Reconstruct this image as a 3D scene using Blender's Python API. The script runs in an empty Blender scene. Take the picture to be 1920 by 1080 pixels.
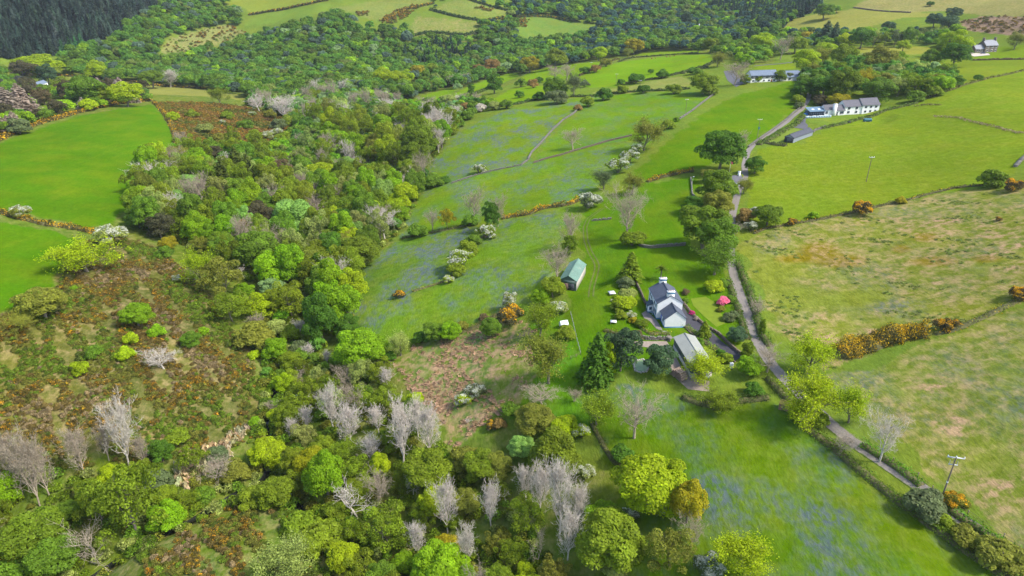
import bpy, bmesh, math, random
import numpy as np
from mathutils import Vector, Matrix

# ------------------------------------------------------------------ camera, sky, sun
sc = bpy.context.scene
FPX, PITCH, CAMZ = 1281.0, math.radians(26.0), 98.0       # focal length in photo pixels (1920 wide), tilt, height over the farmyard
cam_d = bpy.data.cameras.new('camera'); cam = bpy.data.objects.new('camera', cam_d); sc.collection.objects.link(cam)
cam.location = (0, 0, CAMZ); cam.rotation_euler = (math.pi/2 - PITCH, 0, 0)
cam_d.sensor_width = 36.0; cam_d.lens = 36.0*FPX/1920.0; cam_d.clip_end = 20000; cam_d.clip_start = 0.5
sc.camera = cam
SUN_EL, SUN_AZ = math.radians(50), math.radians(-18)       # azimuth measured from +x (right of picture) towards +y (away)
sun_dir = Vector((math.cos(SUN_EL)*math.cos(SUN_AZ), math.cos(SUN_EL)*math.sin(SUN_AZ), math.sin(SUN_EL)))
w = bpy.data.worlds.new('World'); sc.world = w; w.use_nodes = True
nt = w.node_tree; bg = nt.nodes['Background']
sky = nt.nodes.new('ShaderNodeTexSky'); sky.sky_type = 'NISHITA'; sky.sun_disc = False
sky.sun_elevation = SUN_EL; sky.sun_rotation = math.pi/2 - SUN_AZ; sky.air_density = 1.0; sky.dust_density = 2.0
nt.links.new(sky.outputs[0], bg.inputs[0]); bg.inputs[1].default_value = 0.15
sl = bpy.data.lights.new('sun', 'SUN'); sl.energy = 2.6; sl.angle = math.radians(8.0); sl.color = (1.0, 0.95, 0.86)
so = bpy.data.objects.new('sun', sl); sc.collection.objects.link(so); so.rotation_euler = sun_dir.to_track_quat('Z', 'Y').to_euler()
sc.view_settings.view_transform = 'Standard'; sc.view_settings.look = 'None'; sc.view_settings.gamma = 1.0
sc.view_settings.use_curve_mapping = False; sc.view_settings.exposure = 1.08
sc.cycles.max_bounces = 6; sc.cycles.transparent_max_bounces = 4; sc.cycles.diffuse_bounces = 5

RNG = np.random.default_rng(7)
COL = sc.collection

# ------------------------------------------------------------------ terrain height field
CD, SD = math.cos(PITCH), math.sin(PITCH)
def ray(u, v):
    u = np.asarray(u, float); v = np.asarray(v, float)
    a = (u-960)/FPX; b = (v-540)/FPX
    return np.stack([a, CD-b*SD, -SD-b*CD], -1)
def un(u, v, z):
    d = ray(u, v); t = (z-CAMZ)/d[..., 2]
    return np.stack([d[..., 0]*t, d[..., 1]*t], -1)
def proj(x, y, z):
    z = z-CAMZ; fw = y*CD - z*SD; up = y*SD + z*CD
    return 960+FPX*x/fw, 540-FPX*up/fw, fw
# surveyed points: picture position and the height (m) that the ground has there
CP = [(1240,600,0),(1300,560,.3),(1230,550,0),(1290,620,0),(1390,660,.6),(1180,480,-1),(1090,560,-2),(1160,690,-1.2),(1310,700,-.3),
 (1390,300,5),(1376,450,2.5),(1440,690,1.5),(1600,840,2),(1800,980,3),(1920,1060,4),(1510,190,9),
 (1920,400,20),(1920,600,16),(1920,800,11),(1640,480,8),(1700,330,12),(1920,250,24),(1800,180,20),(1640,640,5.5),(1700,760,6),
 (2400,300,36),(2400,600,28),(2400,900,18),(2400,1300,8),
 (1580,225,9),(1520,230,7.5),(1640,215,10),(1450,155,8),(1500,150,9),(1840,98,18),
 (1400,850,-.5),(1250,780,-3),(1500,1000,0),(1200,1000,-7),(1700,1080,2.5),(1300,1300,-8),(1900,1300,2),
 (1040,590,-5),(950,640,-9),(900,480,-12),(700,560,-21),(680,640,-22),(820,420,-21),(760,440,-24),(1180,280,-3),(1000,310,-12),
 (880,230,-20),(820,310,-25),(1300,200,3),(1100,160,-14),(950,180,-22),(780,210,-32),(1250,120,-8),(1400,110,3),(1600,110,12),
 (860,700,-14),(800,760,-17),(1000,720,-6),(950,900,-16),(1100,850,-9),(1080,760,-6),(900,1040,-20),
 (620,560,-26),(540,690,-27),(510,790,-27),(490,890,-28),(390,950,-29),(200,1060,-31),(690,1060,-25),(590,965,-27),(650,840,-24),
 (640,720,-25),(650,440,-30),(700,330,-34),(620,240,-40),(560,200,-44),(680,150,-46),(900,110,-42),
 (400,1040,-23),(300,1070,-24),(500,1010,-23),(600,1300,-24),(0,1300,-30),
 (0,1000,-29),(100,900,-25),(250,800,-22),(400,720,-22),(300,600,-16),(200,500,-12),(60,600,-8),(-200,600,2),(60,480,-8),(400,560,-20),
 (450,470,-25),(300,400,-18),(100,330,-10),(-200,330,-2),(270,220,-18),(100,250,-14),(0,300,-9),(400,260,-27),(500,300,-32),(450,220,-35),
 (-600,400,20),(-600,800,-5),(-600,1200,-25),
 (60,200,-22),(200,170,-38),(400,165,-46),(0,130,-30),(-300,200,-10),
 (300,100,-36),(500,90,-36),(100,70,-8),(100,5,34),(350,40,-4),(600,60,-10),(600,5,24),(900,50,-6),(900,5,24),(1200,50,-12),(1200,5,16),
 (1310,60,-14),(1400,15,12),(1600,40,18),(1600,5,34),(1850,20,36),(1850,60,22),(700,100,-36),(1000,90,-34),(1100,120,-24),
 (-400,60,10),(-400,5,50),(2300,60,40),(2300,10,60)]
CPa = np.array(CP, float)
_w = un(CPa[:, 0], CPa[:, 1], CPa[:, 2])
_far = np.array([(-3200,3200,300),(-1500,3000,260),(0,3000,240),(1500,3000,260),(3200,3200,300),(-1500,1800,150),(0,1900,120),(1500,1800,160),
                 (-2500,600,90),(2500,600,160),(-700,-50,-5),(700,-50,20),(0,-80,-20)], float)
CW = np.concatenate([_w, _far[:, :2]]); CZ = np.concatenate([CPa[:, 2], _far[:, 2]])
def warp(p):
    r = np.hypot(p[..., 0], p[..., 1]+90); a = np.arctan2(p[..., 0], p[..., 1]+90)
    return np.stack([a*2.2, np.log(r)*1.3], -1)
_c = warp(CW); _n = len(_c)
def _phi(d2): return 0.5*d2*np.log(d2+1e-12)
_K = _phi(((_c[:, None]-_c[None])**2).sum(-1)) + np.eye(_n)*0.0012
_P = np.concatenate([np.ones((_n, 1)), _c], 1)
_A = np.zeros((_n+3, _n+3)); _A[:_n, :_n] = _K; _A[:_n, _n:] = _P; _A[_n:, :_n] = _P.T
_sol = np.linalg.solve(_A, np.concatenate([CZ, np.zeros(3)]))
def wobble(x, y):
    return (np.sin(x*.11+1.3*np.sin(y*.07))*np.cos(y*.09+.7) * .22 + np.sin(x*.031+2+np.sin(y*.023))*np.sin(y*.037+1)*.6)
def _tps(x, y):
    p = warp(np.stack([x, y], -1)); out = np.empty(len(p))
    for i in range(0, len(p), 20000):
        q = p[i:i+20000]; d2 = ((q[:, None]-_c[None])**2).sum(-1)
        out[i:i+20000] = _phi(d2)@_sol[:_n] + _sol[_n] + q@_sol[_n+1:]
    return out
def seg_dist(x, y, line):
    """distance to a polyline, and position across it"""
    best = np.full(x.shape, 1e9)
    for (ax, ay), (bx, by) in zip(line[:-1], line[1:]):
        dx, dy = bx-ax, by-ay; L = dx*dx+dy*dy+1e-9
        t = np.clip(((x-ax)*dx+(y-ay)*dy)/L, 0, 1)
        best = np.minimum(best, np.hypot(x-ax-t*dx, y-ay-t*dy))
    return best
STREAMS = []
FLAT = []          # (x, y, z, radius): level yards under the houses
def ground(x, y):
    x = np.atleast_1d(np.asarray(x, float)); y = np.atleast_1d(np.asarray(y, float))
    z = _tps(x, y) + wobble(x, y)
    for (fx, fy, fz, fr) in FLAT:
        k = np.clip((fr*1.6-np.hypot(x-fx, y-fy))/(fr*.6), 0, 1); k = k*k*(3-2*k)
        z = z*(1-k)+fz*k
    for line in STREAMS:
        z = z - 1.7*np.exp(-(seg_dist(x, y, line)/2.6)**2)
    return z
def march(u, v, clear=0.0):
    """where the line of sight through photo pixel (u, v) comes within `clear` metres of the ground"""
    u = np.atleast_1d(np.asarray(u, float)); v = np.atleast_1d(np.asarray(v, float)); clear = np.broadcast_to(np.asarray(clear, float), u.shape)
    d = ray(u, v); n = len(u); t = np.full(n, 40.0); lo = t.copy(); done = np.zeros(n, bool)
    for _ in range(330):
        i = np.where(~done)[0]
        if len(i) == 0: break
        x = d[i, 0]*t[i]; y = d[i, 1]*t[i]; z = CAMZ+d[i, 2]*t[i]
        hit = z - ground(x, y) < clear[i]
        done[i[hit]] = True
        j = i[~hit]; lo[j] = t[j]; t[j] *= 1.014
        if (t[j] > 4200).any(): done[j[t[j] > 4200]] = True
    hi = t.copy()
    for _ in range(12):
        m = (lo+hi)/2; x = d[:, 0]*m; y = d[:, 1]*m; z = CAMZ+d[:, 2]*m
        hit = z - ground(x, y) < clear
        hi = np.where(hit, m, hi); lo = np.where(hit, lo, m)
    return np.stack([d[:, 0]*hi, d[:, 1]*hi, CAMZ+d[:, 2]*hi], -1)
def W2(pts):
    p = march([a for a, b in pts], [b for a, b in pts]); return [(float(q[0]), float(q[1])) for q in p]
def cr(ox, oy, pts): return [(ox+a/3.0, oy+b/3.0) for a, b in pts]      # points read off a threefold enlargement
A_, B_, C_, D_, E_, G_, I_, J_, K_ = (0,0),(640,0),(1280,0),(0,360),(640,360),(1280,360),(0,720),(640,720),(1280,720)
_s1 = W2([(640,470),(622,560),(560,650),(530,690),(515,740),(505,800),(500,885),(478,905),(440,925),(395,950),(330,985),(240,1030),(120,1110)])
_s2 = W2([(498,888),(545,930),(585,965),(600,985),(650,1020),(690,1055),(700,1120)])
STREAMS += [_s1, _s2]
def inside(x, y, poly):
    r = np.zeros(x.shape, bool); n = len(poly)
    for i in range(n):
        x1, y1 = poly[i]; x2, y2 = poly[(i+1) % n]
        if y1 == y2: continue
        c = ((y1 > y) != (y2 > y)) & (x < (x2-x1)*(y-y1)/(y2-y1)+x1); r ^= c
    return r
def dense(poly, k=4):
    out = []
    for i in range(len(poly)):
        a = poly[i]; b = poly[(i+1) % len(poly)]
        for j in range(k): out.append((a[0]+(b[0]-a[0])*j/k, a[1]+(b[1]-a[1])*j/k))
    return out
for (u_, v_, r_) in ((1252,596,13),(1292,665,9),(1575,222,20),(1455,150,22),(1842,97,14),(1076,525,9)):
    _p = march(u_, v_)[0]; FLAT.append((float(_p[0]), float(_p[1]), float(_p[2]), r_))
# ------------------------------------------------------------------ helpers: objects, materials
def tag(o, label=None, cat=None, group=None, kind=None):
    if label: o['label'] = label
    if cat: o['category'] = cat
    if group: o['group'] = group
    if kind: o['kind'] = kind
    return o
def mesh_np(name, V, Fc, mat=None, attrs=None, smooth=False):
    """V (n,3); Fc (m,k) all of one size"""
    V = np.ascontiguousarray(V, np.float32); Fc = np.ascontiguousarray(Fc, np.int32)
    me = bpy.data.meshes.new(name); n, k = Fc.shape
    me.vertices.add(len(V)); me.vertices.foreach_set('co', V.ravel())
    me.loops.add(n*k); me.loops.foreach_set('vertex_index', Fc.ravel())
    me.polygons.add(n); me.polygons.foreach_set('loop_start', np.arange(0, n*k, k, dtype=np.int32))
    try: me.polygons.foreach_set('loop_total', np.full(n, k, np.int32))
    except Exception: pass
    if smooth: me.polygons.foreach_set('use_smooth', np.ones(n, bool))
    me.update(calc_edges=True)
    for nm, (dom, typ, data) in (attrs or {}).items():
        a = me.attributes.new(nm, typ, dom)
        a.data.foreach_set('color' if 'COLOR' in typ else ('vector' if typ == 'FLOAT_VECTOR' else 'value'), np.ascontiguousarray(data, np.int32 if typ == 'INT' else np.float32).ravel())
    if mat: me.materials.append(mat)
    return me
def link(name, me, parent=None):
    o = bpy.data.objects.new(name, me); COL.objects.link(o)
    if parent is not None: o.parent = parent
    return o
def empty(name, loc, rz=0.0):
    o = bpy.data.objects.new(name, None); COL.objects.link(o); o.location = loc; o.rotation_euler = (0, 0, rz); o.empty_display_size = .5; return o

class NT:
    def __init__(s, name):
        s.m = bpy.data.materials.new(name); s.m.use_nodes = True; s.t = s.m.node_tree
        s.b = s.t.nodes['Principled BSDF']; s.out = s.t.nodes['Material Output']
    def n(s, typ, **kw):
        o = s.t.nodes.new('ShaderNode'+typ)
        for k, v in kw.items(): setattr(o, k, v)
        return o
    def l(s, a, b): s.t.links.new(a, b)
    def noise(s, scale, detail=4, rough=.55, vec=None, stretch=None, rot=0):
        o = s.n('TexNoise'); o.inputs['Scale'].default_value = scale; o.inputs['Detail'].default_value = detail; o.inputs['Roughness'].default_value = rough
        if vec is None: vec = s.n('TexCoord').outputs['Object']
        if stretch:
            mp = s.n('Mapping'); mp.inputs['Scale'].default_value = stretch; mp.inputs['Rotation'].default_value = (0, 0, rot); s.l(vec, mp.inputs[0]); vec = mp.outputs[0]
        s.l(vec, o.inputs['Vector']); return o.outputs['Fac']
    def ramp(s, fac, lo, hi, a=0.0, b=1.0):
        o = s.n('MapRange'); o.inputs[1].default_value = lo; o.inputs[2].default_value = hi; o.inputs[3].default_value = a; o.inputs[4].default_value = b
        s.l(fac, o.inputs[0]); return o.outputs[0]
    def math(s, op, a, b):
        o = s.n('Math', operation=op)
        for i, x in enumerate((a, b)):
            if isinstance(x, (int, float)): o.inputs[i].default_value = x
            else: s.l(x, o.inputs[i])
        return o.outputs[0]
    def mix(s, fac, a, b, mode='MIX'):
        o = s.n('Mix', data_type='RGBA', blend_type=mode)
        for sock, x in ((o.inputs[0], fac), (o.inputs[6], a), (o.inputs[7], b)):
            if isinstance(x, (int, float)): sock.default_value = x
            elif isinstance(x, tuple): sock.default_value = (*x[:3], 1)
            else: s.l(x, sock)
        return o.outputs[2]
    def attr(s, name, typ='GEOMETRY'):
        return s.n('Attribute', attribute_name=name, attribute_type=typ)
    def hsv(s, col, val): 
        o = s.n('HueSaturation'); s.l(col, o.inputs['Color']); s.l(val, o.inputs['Value']); return o.outputs[0]
    def bump(s, h, dist=.1, strength=.6):
        o = s.n('Bump'); o.inputs['Distance'].default_value = dist; o.inputs['Strength'].default_value = strength; s.l(h, o.inputs['Height']); s.l(o.outputs[0], s.b.inputs['Normal'])

def mat_plain(name, col, rough=.8, var=.25, scale=1.5, bump=0.0, metal=0.0, streak=None, spec=.3):
    k = NT(name); f = k.noise(scale, 5, .6, stretch=streak); v = k.ramp(f, .25, .75, 1-var, 1+var)
    rgb = k.n('RGB'); rgb.outputs[0].default_value = (*col, 1)
    k.l(k.hsv(rgb.outputs[0], v), k.b.inputs['Base Color']); k.b.inputs['Roughness'].default_value = rough
    k.b.inputs['Metallic'].default_value = metal; k.b.inputs['Specular IOR Level'].default_value = spec
    if bump: k.bump(f, bump)
    return k.m

# foliage: every plant brings its own tint (leaf) and bloom colour
def mat_leaf():
    k = NT('foliage'); t1 = k.attr('tint', 'INSTANCER'); t2 = k.attr('bloom', 'INSTANCER'); lv = k.attr('lv'); fl = k.attr('fl')
    col = k.mix(fl.outputs['Fac'], t1.outputs['Color'], t2.outputs['Color'])
    col = k.hsv(col, lv.outputs['Fac'])
    k.l(col, k.b.inputs['Base Color']); k.b.inputs['Roughness'].default_value = .65; k.b.inputs['Specular IOR Level'].default_value = .2
    tr = k.n('BsdfTranslucent'); k.l(col, tr.inputs['Color']); mx = k.n('MixShader'); mx.inputs[0].default_value = .45
    k.l(k.b.outputs[0], mx.inputs[1]); k.l(tr.outputs[0], mx.inputs[2]); k.l(mx.outputs[0], k.out.inputs['Surface'])
    return k.m
M_LEAF = mat_leaf()
def mat_bark():
    k = NT('bark'); t = k.attr('bark', 'INSTANCER'); f = k.noise(2.5, 5); v = k.ramp(f, .3, .7, .65, 1.3)
    k.l(k.hsv(t.outputs['Color'], v), k.b.inputs['Base Color']); k.b.inputs['Roughness'].default_value = .9; k.b.inputs['Specular IOR Level'].default_value = .15
    return k.m
M_BARK = mat_bark()

# ------------------------------------------------------------------ land cover
# name: (picture outline, colour, bluebell, dead bracken, patchiness, scrub cover)
GRASS, PALE, ROUGH = (.085,.235,.004), (.20,.25,.035), (.15,.19,.028)
LAND = [
 ('valley', [(-900,1500),(-900,100),(0,120),(300,100),(700,60),(1000,60),(1450,30),(1450,120),(1000,140),(880,190),(820,300),(760,430),(680,500),(660,640),(760,700),(860,830),(980,800),(1150,900),(1220,1080),(1220,1500)], (.085,.14,.012), .1, .2, .8),
 ('triangle field', [(-500,420),(-300,330),(0,268),(60,246),(150,217),(230,203),(285,196),(305,215),(318,240),(330,262),(330,278),(300,290),(270,305),(264,340),(250,375),(225,405),(190,424),(160,430),(120,414),(60,402),(0,392)], (.072,.25,.003), 0, 0, .25),
 ('lower left field', [(-500,450),(0,416),(50,424),(110,438),(165,448),(140,468),(112,500),(104,530),(95,545),(60,556),(30,575),(0,584),(-300,680)], (.07,.25,.003), 0, 0, .25),
 ('upper heath', cr(*A_, [(880,580),(1050,575),(1300,590),(1500,630),(1640,680),(1700,760),(1600,830),(1450,850),(1250,840),(1020,840),(990,760),(950,660)]), (.15,.125,.03), 0, .3, 1.0),
 ('heath', [(165,452),(230,440),(300,470),(370,530),(420,590),(460,650),(490,720),(480,790),(430,830),(380,850),(250,850),(100,860),(-200,900),(-400,720),(0,592),(70,565),(112,535),(125,495)], (.085,.10,.02), .05, .35, 1.0),
 ('stream slope', [(140,1085),(250,1030),(335,990),(400,960),(470,912),(530,888),(560,930),(590,980),(640,1040),(660,1200),(0,1300)], (.085,.145,.012), .2, .3, 1.0),
 ('upper bluebell field', [(800,338),(812,305),(835,275),(860,252),(900,228),(960,203),(1020,192),(1110,180),(1095,200),(1060,225),(1030,255),(1005,280),(990,302),(960,313),(900,320)], (.12,.235,.010), 1.25, 0, .5),
 ('walled field', [(1110,181),(1200,174),(1300,172),(1335,178),(1300,208),(1270,230),(1240,252),(1180,262),(1100,280),(1003,302),(1020,275),(1050,240),(1085,212)], (.11,.24,.008), .45, 0, .4),
 ('sloping field', [(798,340),(900,322),(990,305),(1100,283),(1180,266),(1225,262),(1205,285),(1170,322),(1130,345),(1085,376),(1030,388),(955,408),(890,420),(830,430),(755,445),(765,410),(785,370)], (.115,.235,.010), .85, 0, .5),
 ('bluebell field', [(735,455),(800,440),(888,424),(905,430),(880,462),(860,490),(840,532),(790,552),(745,560),(690,580),(666,575),(672,520),(700,480)], (.10,.21,.015), 1.35, .05, .6),
 ('long bluebell field', [(905,432),(950,412),(1010,400),(1085,385),(1065,420),(1035,470),(1040,520),(1060,545),(1010,568),(985,580),(900,602),(820,628),(730,652),(700,648),(672,620),(662,582),(745,563),(840,535),(862,490)], (.115,.235,.010), .95, .05, .6),
 ('bracken field', [(705,680),(760,655),(860,622),(930,605),(1000,598),(1015,640),(1000,690),(985,740),(950,770),(900,800),(850,840),(815,800),(775,745)], (.11,.18,.02), .35, .85, .6),
 ('lower lawn', [(1000,598),(1050,570),(1090,600),(1100,690),(1090,730),(1150,760),(1130,830),(1050,800),(960,780),(985,740),(1005,680)], (.08,.22,.006), .15, 0, .4),
 ('barn lawn', [(1092,400),(1150,365),(1200,345),(1300,332),(1318,340),(1300,400),(1290,460),(1320,480),(1350,500),(1380,540),(1400,610),(1390,650),(1280,640),(1200,690),(1090,700),(1080,640),(1060,560),(1095,510),(1085,440)], (.075,.245,.003), .04, 0, .3),
 ('bright field', [(1178,335),(1215,300),(1255,262),(1330,205),(1380,180),(1440,165),(1492,150),(1500,188),(1485,208),(1450,238),(1410,262),(1392,285),(1315,315),(1260,325),(1210,338)], (.085,.26,.003), 0, 0, .3),
 ('great right field', [(1402,400),(1405,340),(1412,300),(1430,276),(1470,268),(1500,270),(1545,245),(1600,225),(1660,208),(1760,175),(1850,146),(1920,132),(2500,60),(2500,280),(1920,300),(1880,335),(1820,352),(1700,372),(1600,398),(1500,415),(1430,428)], (.145,.24,.01), 0, .05, .5),
 ('upper right field', cr(*C_, [(1180,395),(1400,345),(1640,338),(1920,335),(2500,330),(2500,390),(1920,395),(1760,430),(1560,490),(1480,400)]), (.15,.23,.015), 0, 0, .4),
 ('rough field', [(1385,460),(1425,435),(1500,420),(1600,400),(1700,376),(1830,352),(2500,330),(2500,480),(1920,560),(1860,590),(1745,628),(1690,625),(1560,695),(1490,650),(1450,590),(1410,510)], (.145,.18,.02), .4, .52, .85),
 ('lower rough field', [(1560,702),(1650,690),(1745,640),(1860,600),(1920,578),(2500,500),(2500,1300),(1960,1060),(1850,975),(1750,885),(1620,790),(1540,735)], (.135,.18,.02), .55, .45, .85),
 ('lane field', [(1090,740),(1180,715),(1250,740),(1330,765),(1440,760),(1480,770),(1530,810),(1620,890),(1740,985),(1880,1080),(2050,1250),(1150,1300),(1170,1000),(1130,850),(1110,790)], (.085,.25,.003), .85, .06, .45),
 ('pasture', cr(*B_, [(1340,435),(1450,385),(1560,350),(1750,325),(1920,312),(2070,305),(2090,340),(1920,412),(1750,435),(1600,470),(1540,485),(1400,495),(1360,485)]), (.14,.29,.006), 0, 0, .3),
 ('pasture', cr(*B_, [(990,450),(1060,405),(1200,372),(1400,350),(1470,350),(1400,400),(1340,425),(1130,465),(1050,470)]), (.15,.29,.006), 0, 0, .3),
 ('pasture', cr(*B_, [(620,560),(640,525),(730,480),(860,432),(990,402),(1000,430),(900,470),(820,505),(700,545)]), (.14,.28,.006), 0, 0, .3),
 ('pasture', cr(*B_, [(330,640),(345,575),(480,532),(620,490),(645,510),(560,580),(490,615)]), (.13,.26,.008), 0, 0, .3),
 ('pasture', cr(*B_, [(240,505),(300,480),(420,468),(540,458),(520,492),(400,512)]), (.13,.26,.008), 0, 0, .3),
 ('pasture', cr(*B_, [(840,565),(960,500),(1060,485),(1150,480),(1150,540),(1000,575),(930,580)]), (.15,.29,.006), 0, 0, .3),
 ('pasture', cr(*B_, [(1640,310),(1750,292),(1920,285),(2020,285),(2020,300),(1800,318)]), (.14,.26,.01), 0, 0, .3),
 ('pasture', cr(*B_, [(1400,520),(1600,490),(1800,445),(1920,430),(1990,470),(1920,500),(1700,515),(1500,540)]), (.16,.20,.04), 0, .2, .5),
 ('pasture', cr(*C_, [(-60,330),(0,318),(150,308),(185,340),(120,375),(0,412),(-60,420)]), (.13,.26,.008), 0, 0, .3),
 ('pasture', cr(*C_, [(400,385),(420,370),(610,358),(640,380),(600,390),(450,395)]), (.17,.27,.01), 0, 0, .3),
 ('pasture', cr(*C_, [(960,265),(1200,262),(1420,265),(1400,290),(1300,310),(1150,300),(980,295)]), (.19,.20,.03), 0, 0, .4),
 ('pasture', cr(*C_, [(1620,330),(1700,312),(1770,265),(1920,255),(2500,250),(2500,325),(1920,325)]), (.15,.26,.01), 0, 0, .4),
 ('far meadow', cr(*A_, [(1230,10),(1400,-40),(1860,-20),(1860,8),(1500,62),(1410,78),(1370,45)]), (.19,.26,.03), 0, 0, .5),
 ('far meadow', cr(*A_, [(1370,145),(1390,108),(1560,68),(1850,14),(1870,34),(1740,98),(1500,135)]), (.15,.26,.03), 0, 0, .4),
 ('far heath', cr(*A_, [(900,300),(940,225),(1080,180),(1290,135),(1400,195),(1250,245),(1060,295)]), (.16,.19,.05), 0, .3, .8),
 ('far meadow', cr(*A_, [(320,432),(560,440),(700,458),(900,480),(1100,498),(1400,540),(1370,562),(1200,545),(830,530),(740,492),(560,468)]), (.23,.26,.055), 0, 0, .4),
 ('far meadow', cr(*A_, [(130,660),(220,592),(300,560),(420,560),(330,640),(280,665),(180,675)]), (.13,.24,.02), 0, 0, .5),
 ('far meadow', cr(*B_, [(-60,50),(0,38),(240,-5),(520,-10),(480,40),(420,40),(240,112),(140,102),(60,65)]), (.155,.225,.04), 0, .15, .7),
 ('far meadow', cr(*B_, [(375,205),(390,150),(430,92),(600,105),(780,122),(760,175),(720,192),(560,182)]), (.145,.22,.035), 0, .4, .7),
 ('far meadow', cr(*B_, [(525,52),(640,-10),(720,10),(840,40),(980,75),(850,97),(700,92),(600,78)]), (.14,.22,.035), 0, .2, .7),
 ('far meadow', cr(*B_, [(980,160),(985,102),(1150,88),(1270,120),(1490,158),(1300,192),(1180,202),(1000,212)]), (.115,.22,.03), 0, .05, .5),
 ('far meadow', cr(*C_, [(545,165),(620,110),(740,80),(960,50),(1240,70),(1430,72),(1400,92),(1220,102),(1130,132),(1000,162),(880,175),(700,178)]), (.235,.27,.045), 0, .15, .6),
 ('far moor', cr(*C_, [(960,42),(1010,8),(1340,-60),(2600,-80),(2600,100),(1920,92),(1700,86),(1450,62),(1240,68)]), (.235,.255,.07), 0, .3, .8),
 ('far heath', cr(*C_, [(1560,120),(1700,90),(1920,95),(2600,105),(2600,210),(1920,205),(1750,190),(1600,170)]), (.17,.12,.085), 0, .7, .9),
]
LANDW = [(nm, W2(dense(pl)), ((c[0]*.84, c[1]*(.60 if c[2] < .0045 else .78), c[2]*.8) if c[1] > .2 else c), b, k, s) for nm, pl, c, b, k, s in LAND]
LANE_PX = [(1990,1105),(1930,1062),(1860,1015),(1800,972),(1740,925),(1690,890),(1640,856),(1600,830),(1560,798),(1510,750),(1468,708),(1440,675),(1420,640),(1406,600),(1390,560),(1377,520),(1371,490),(1369,455),(1370,425),(1375,395),(1384,360),(1397,335),(1396,308),(1402,285),(1415,268),(1440,252),(1465,236),(1490,216),(1506,202),(1515,188),(1518,174)]
LANE = W2(LANE_PX)

# one sheet of ground reaching the hills on the horizon
rr = np.concatenate([np.exp(np.arange(np.log(12), np.log(80), .03)), np.exp(np.arange(np.log(80), np.log(1500), .0068)), np.exp(np.arange(np.log(1500), np.log(4500), .05))])
aa = np.radians(np.concatenate([np.arange(-80, -44, 1.0), np.arange(-44, 44, .16), np.arange(44, 81, 1.0)]))
R_, T_ = np.meshgrid(rr, aa, indexing='ij')
GX = (R_*np.sin(T_)).ravel(); GY = (R_*np.cos(T_)-2.0).ravel(); GZ = ground(GX, GY)
nr, na = R_.shape
ii = (np.arange(nr-1)[:, None]*na+np.arange(na-1)[None]).ravel()
GF = np.stack([ii, ii+1, ii+na+1, ii+na], 1)[:, ::-1]
gcol = np.tile(np.array([.11,.17,.02,1.0]), (len(GX), 1)); gm = np.zeros((len(GX), 4)); gm[:, 2] = .6; gm[:, 3] = 1
jx = GX + 1.2*np.sin(GY*.31)+.8*np.sin(GX*.53+GY*.2); jy = GY + 1.2*np.sin(GX*.29)+.8*np.cos(GY*.47-GX*.15)
for nm, pl, c, b, k, s in LANDW:
    xs = [p[0] for p in pl]; ys = [p[1] for p in pl]
    idx = np.where((jx > min(xs)) & (jx < max(xs)) & (jy > min(ys)) & (jy < max(ys)))[0]
    h = idx[inside(jx[idx], jy[idx], pl)]
    gcol[h, :3] = c; gm[h, 0] = b; gm[h, 1] = k; gm[h, 2] = s
# blotches with a place of their own: (centre px, radius px x, y, which, value)
def blot(u, v, ru, rv, chan, val, col=None):
    pu, pv, _ = proj(GX, GY, GZ)
    d = ((pu-u)/ru)**2+((pv-v)/rv)**2; d = np.where(_ > 0, d, 99)
    kf = np.clip(1.3-d, 0, 1)
    if col is not None: gcol[:, :3] = gcol[:, :3]*(1-kf[:, None]) + np.array(col)*kf[:, None]
    else: gm[:, chan] = gm[:, chan]*(1-kf)+val*kf
RUST = (.175,.14,.006)
for q in ((1535,475,45,22),(1580,490,50,14),(1490,485,40,8),(1750,490,50,10),(1850,485,30,8),(1690,467,20,8),(1735,445,25,9)): blot(*q, 0, 0, RUST)
for q in ((1350,900,150,70),(1480,800,90,40),(1600,820,60,40),(1740,960,60,40),(1830,1060,60,40)): blot(*q, 0, .25)
for q in ((1420,940,60,50),(1330,930,50,50),(1530,1040,120,45),(1560,960,50,25)): blot(*q, 0, 1.25)
for q in ((860,270,40,35),(830,310,30,20),(800,530,60,12),(860,470,30,20),(770,480,40,25)): blot(*q, 0, 1.3)
for q in ((1010,450,60,40),(960,480,60,30),(700,640,40,10)): blot(*q, 0, .35)
for q in ((1590,632,90,24),(1500,610,60,22),(1520,600,40,14),(1830,430,80,20),(1900,480,60,40),(1750,420,80,20),(1720,520,50,20),(1750,720,60,20),(1880,900,60,60),(1780,800,40,30)): blot(*q, 1, .9)
for q in ((1450,520,50,40),(1400,480,20,30),(1600,560,80,20),(1500,560,60,30)): blot(*q, 1, .05); blot(*q, 0, .05)
for q in ((1600,430,60,25),(1690,580,70,20),(1460,460,40,15)): blot(*q, 0, .8)
for q in ((850,690,60,25),(830,730,50,30),(820,760,25,20)): blot(*q, 1, 1.3)
me = mesh_np('ground', np.stack([GX, GY, GZ], 1), GF, None, {'gcol': ('POINT', 'FLOAT_COLOR', gcol), 'gmask': ('POINT', 'FLOAT_COLOR', gm)}, smooth=True)
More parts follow.
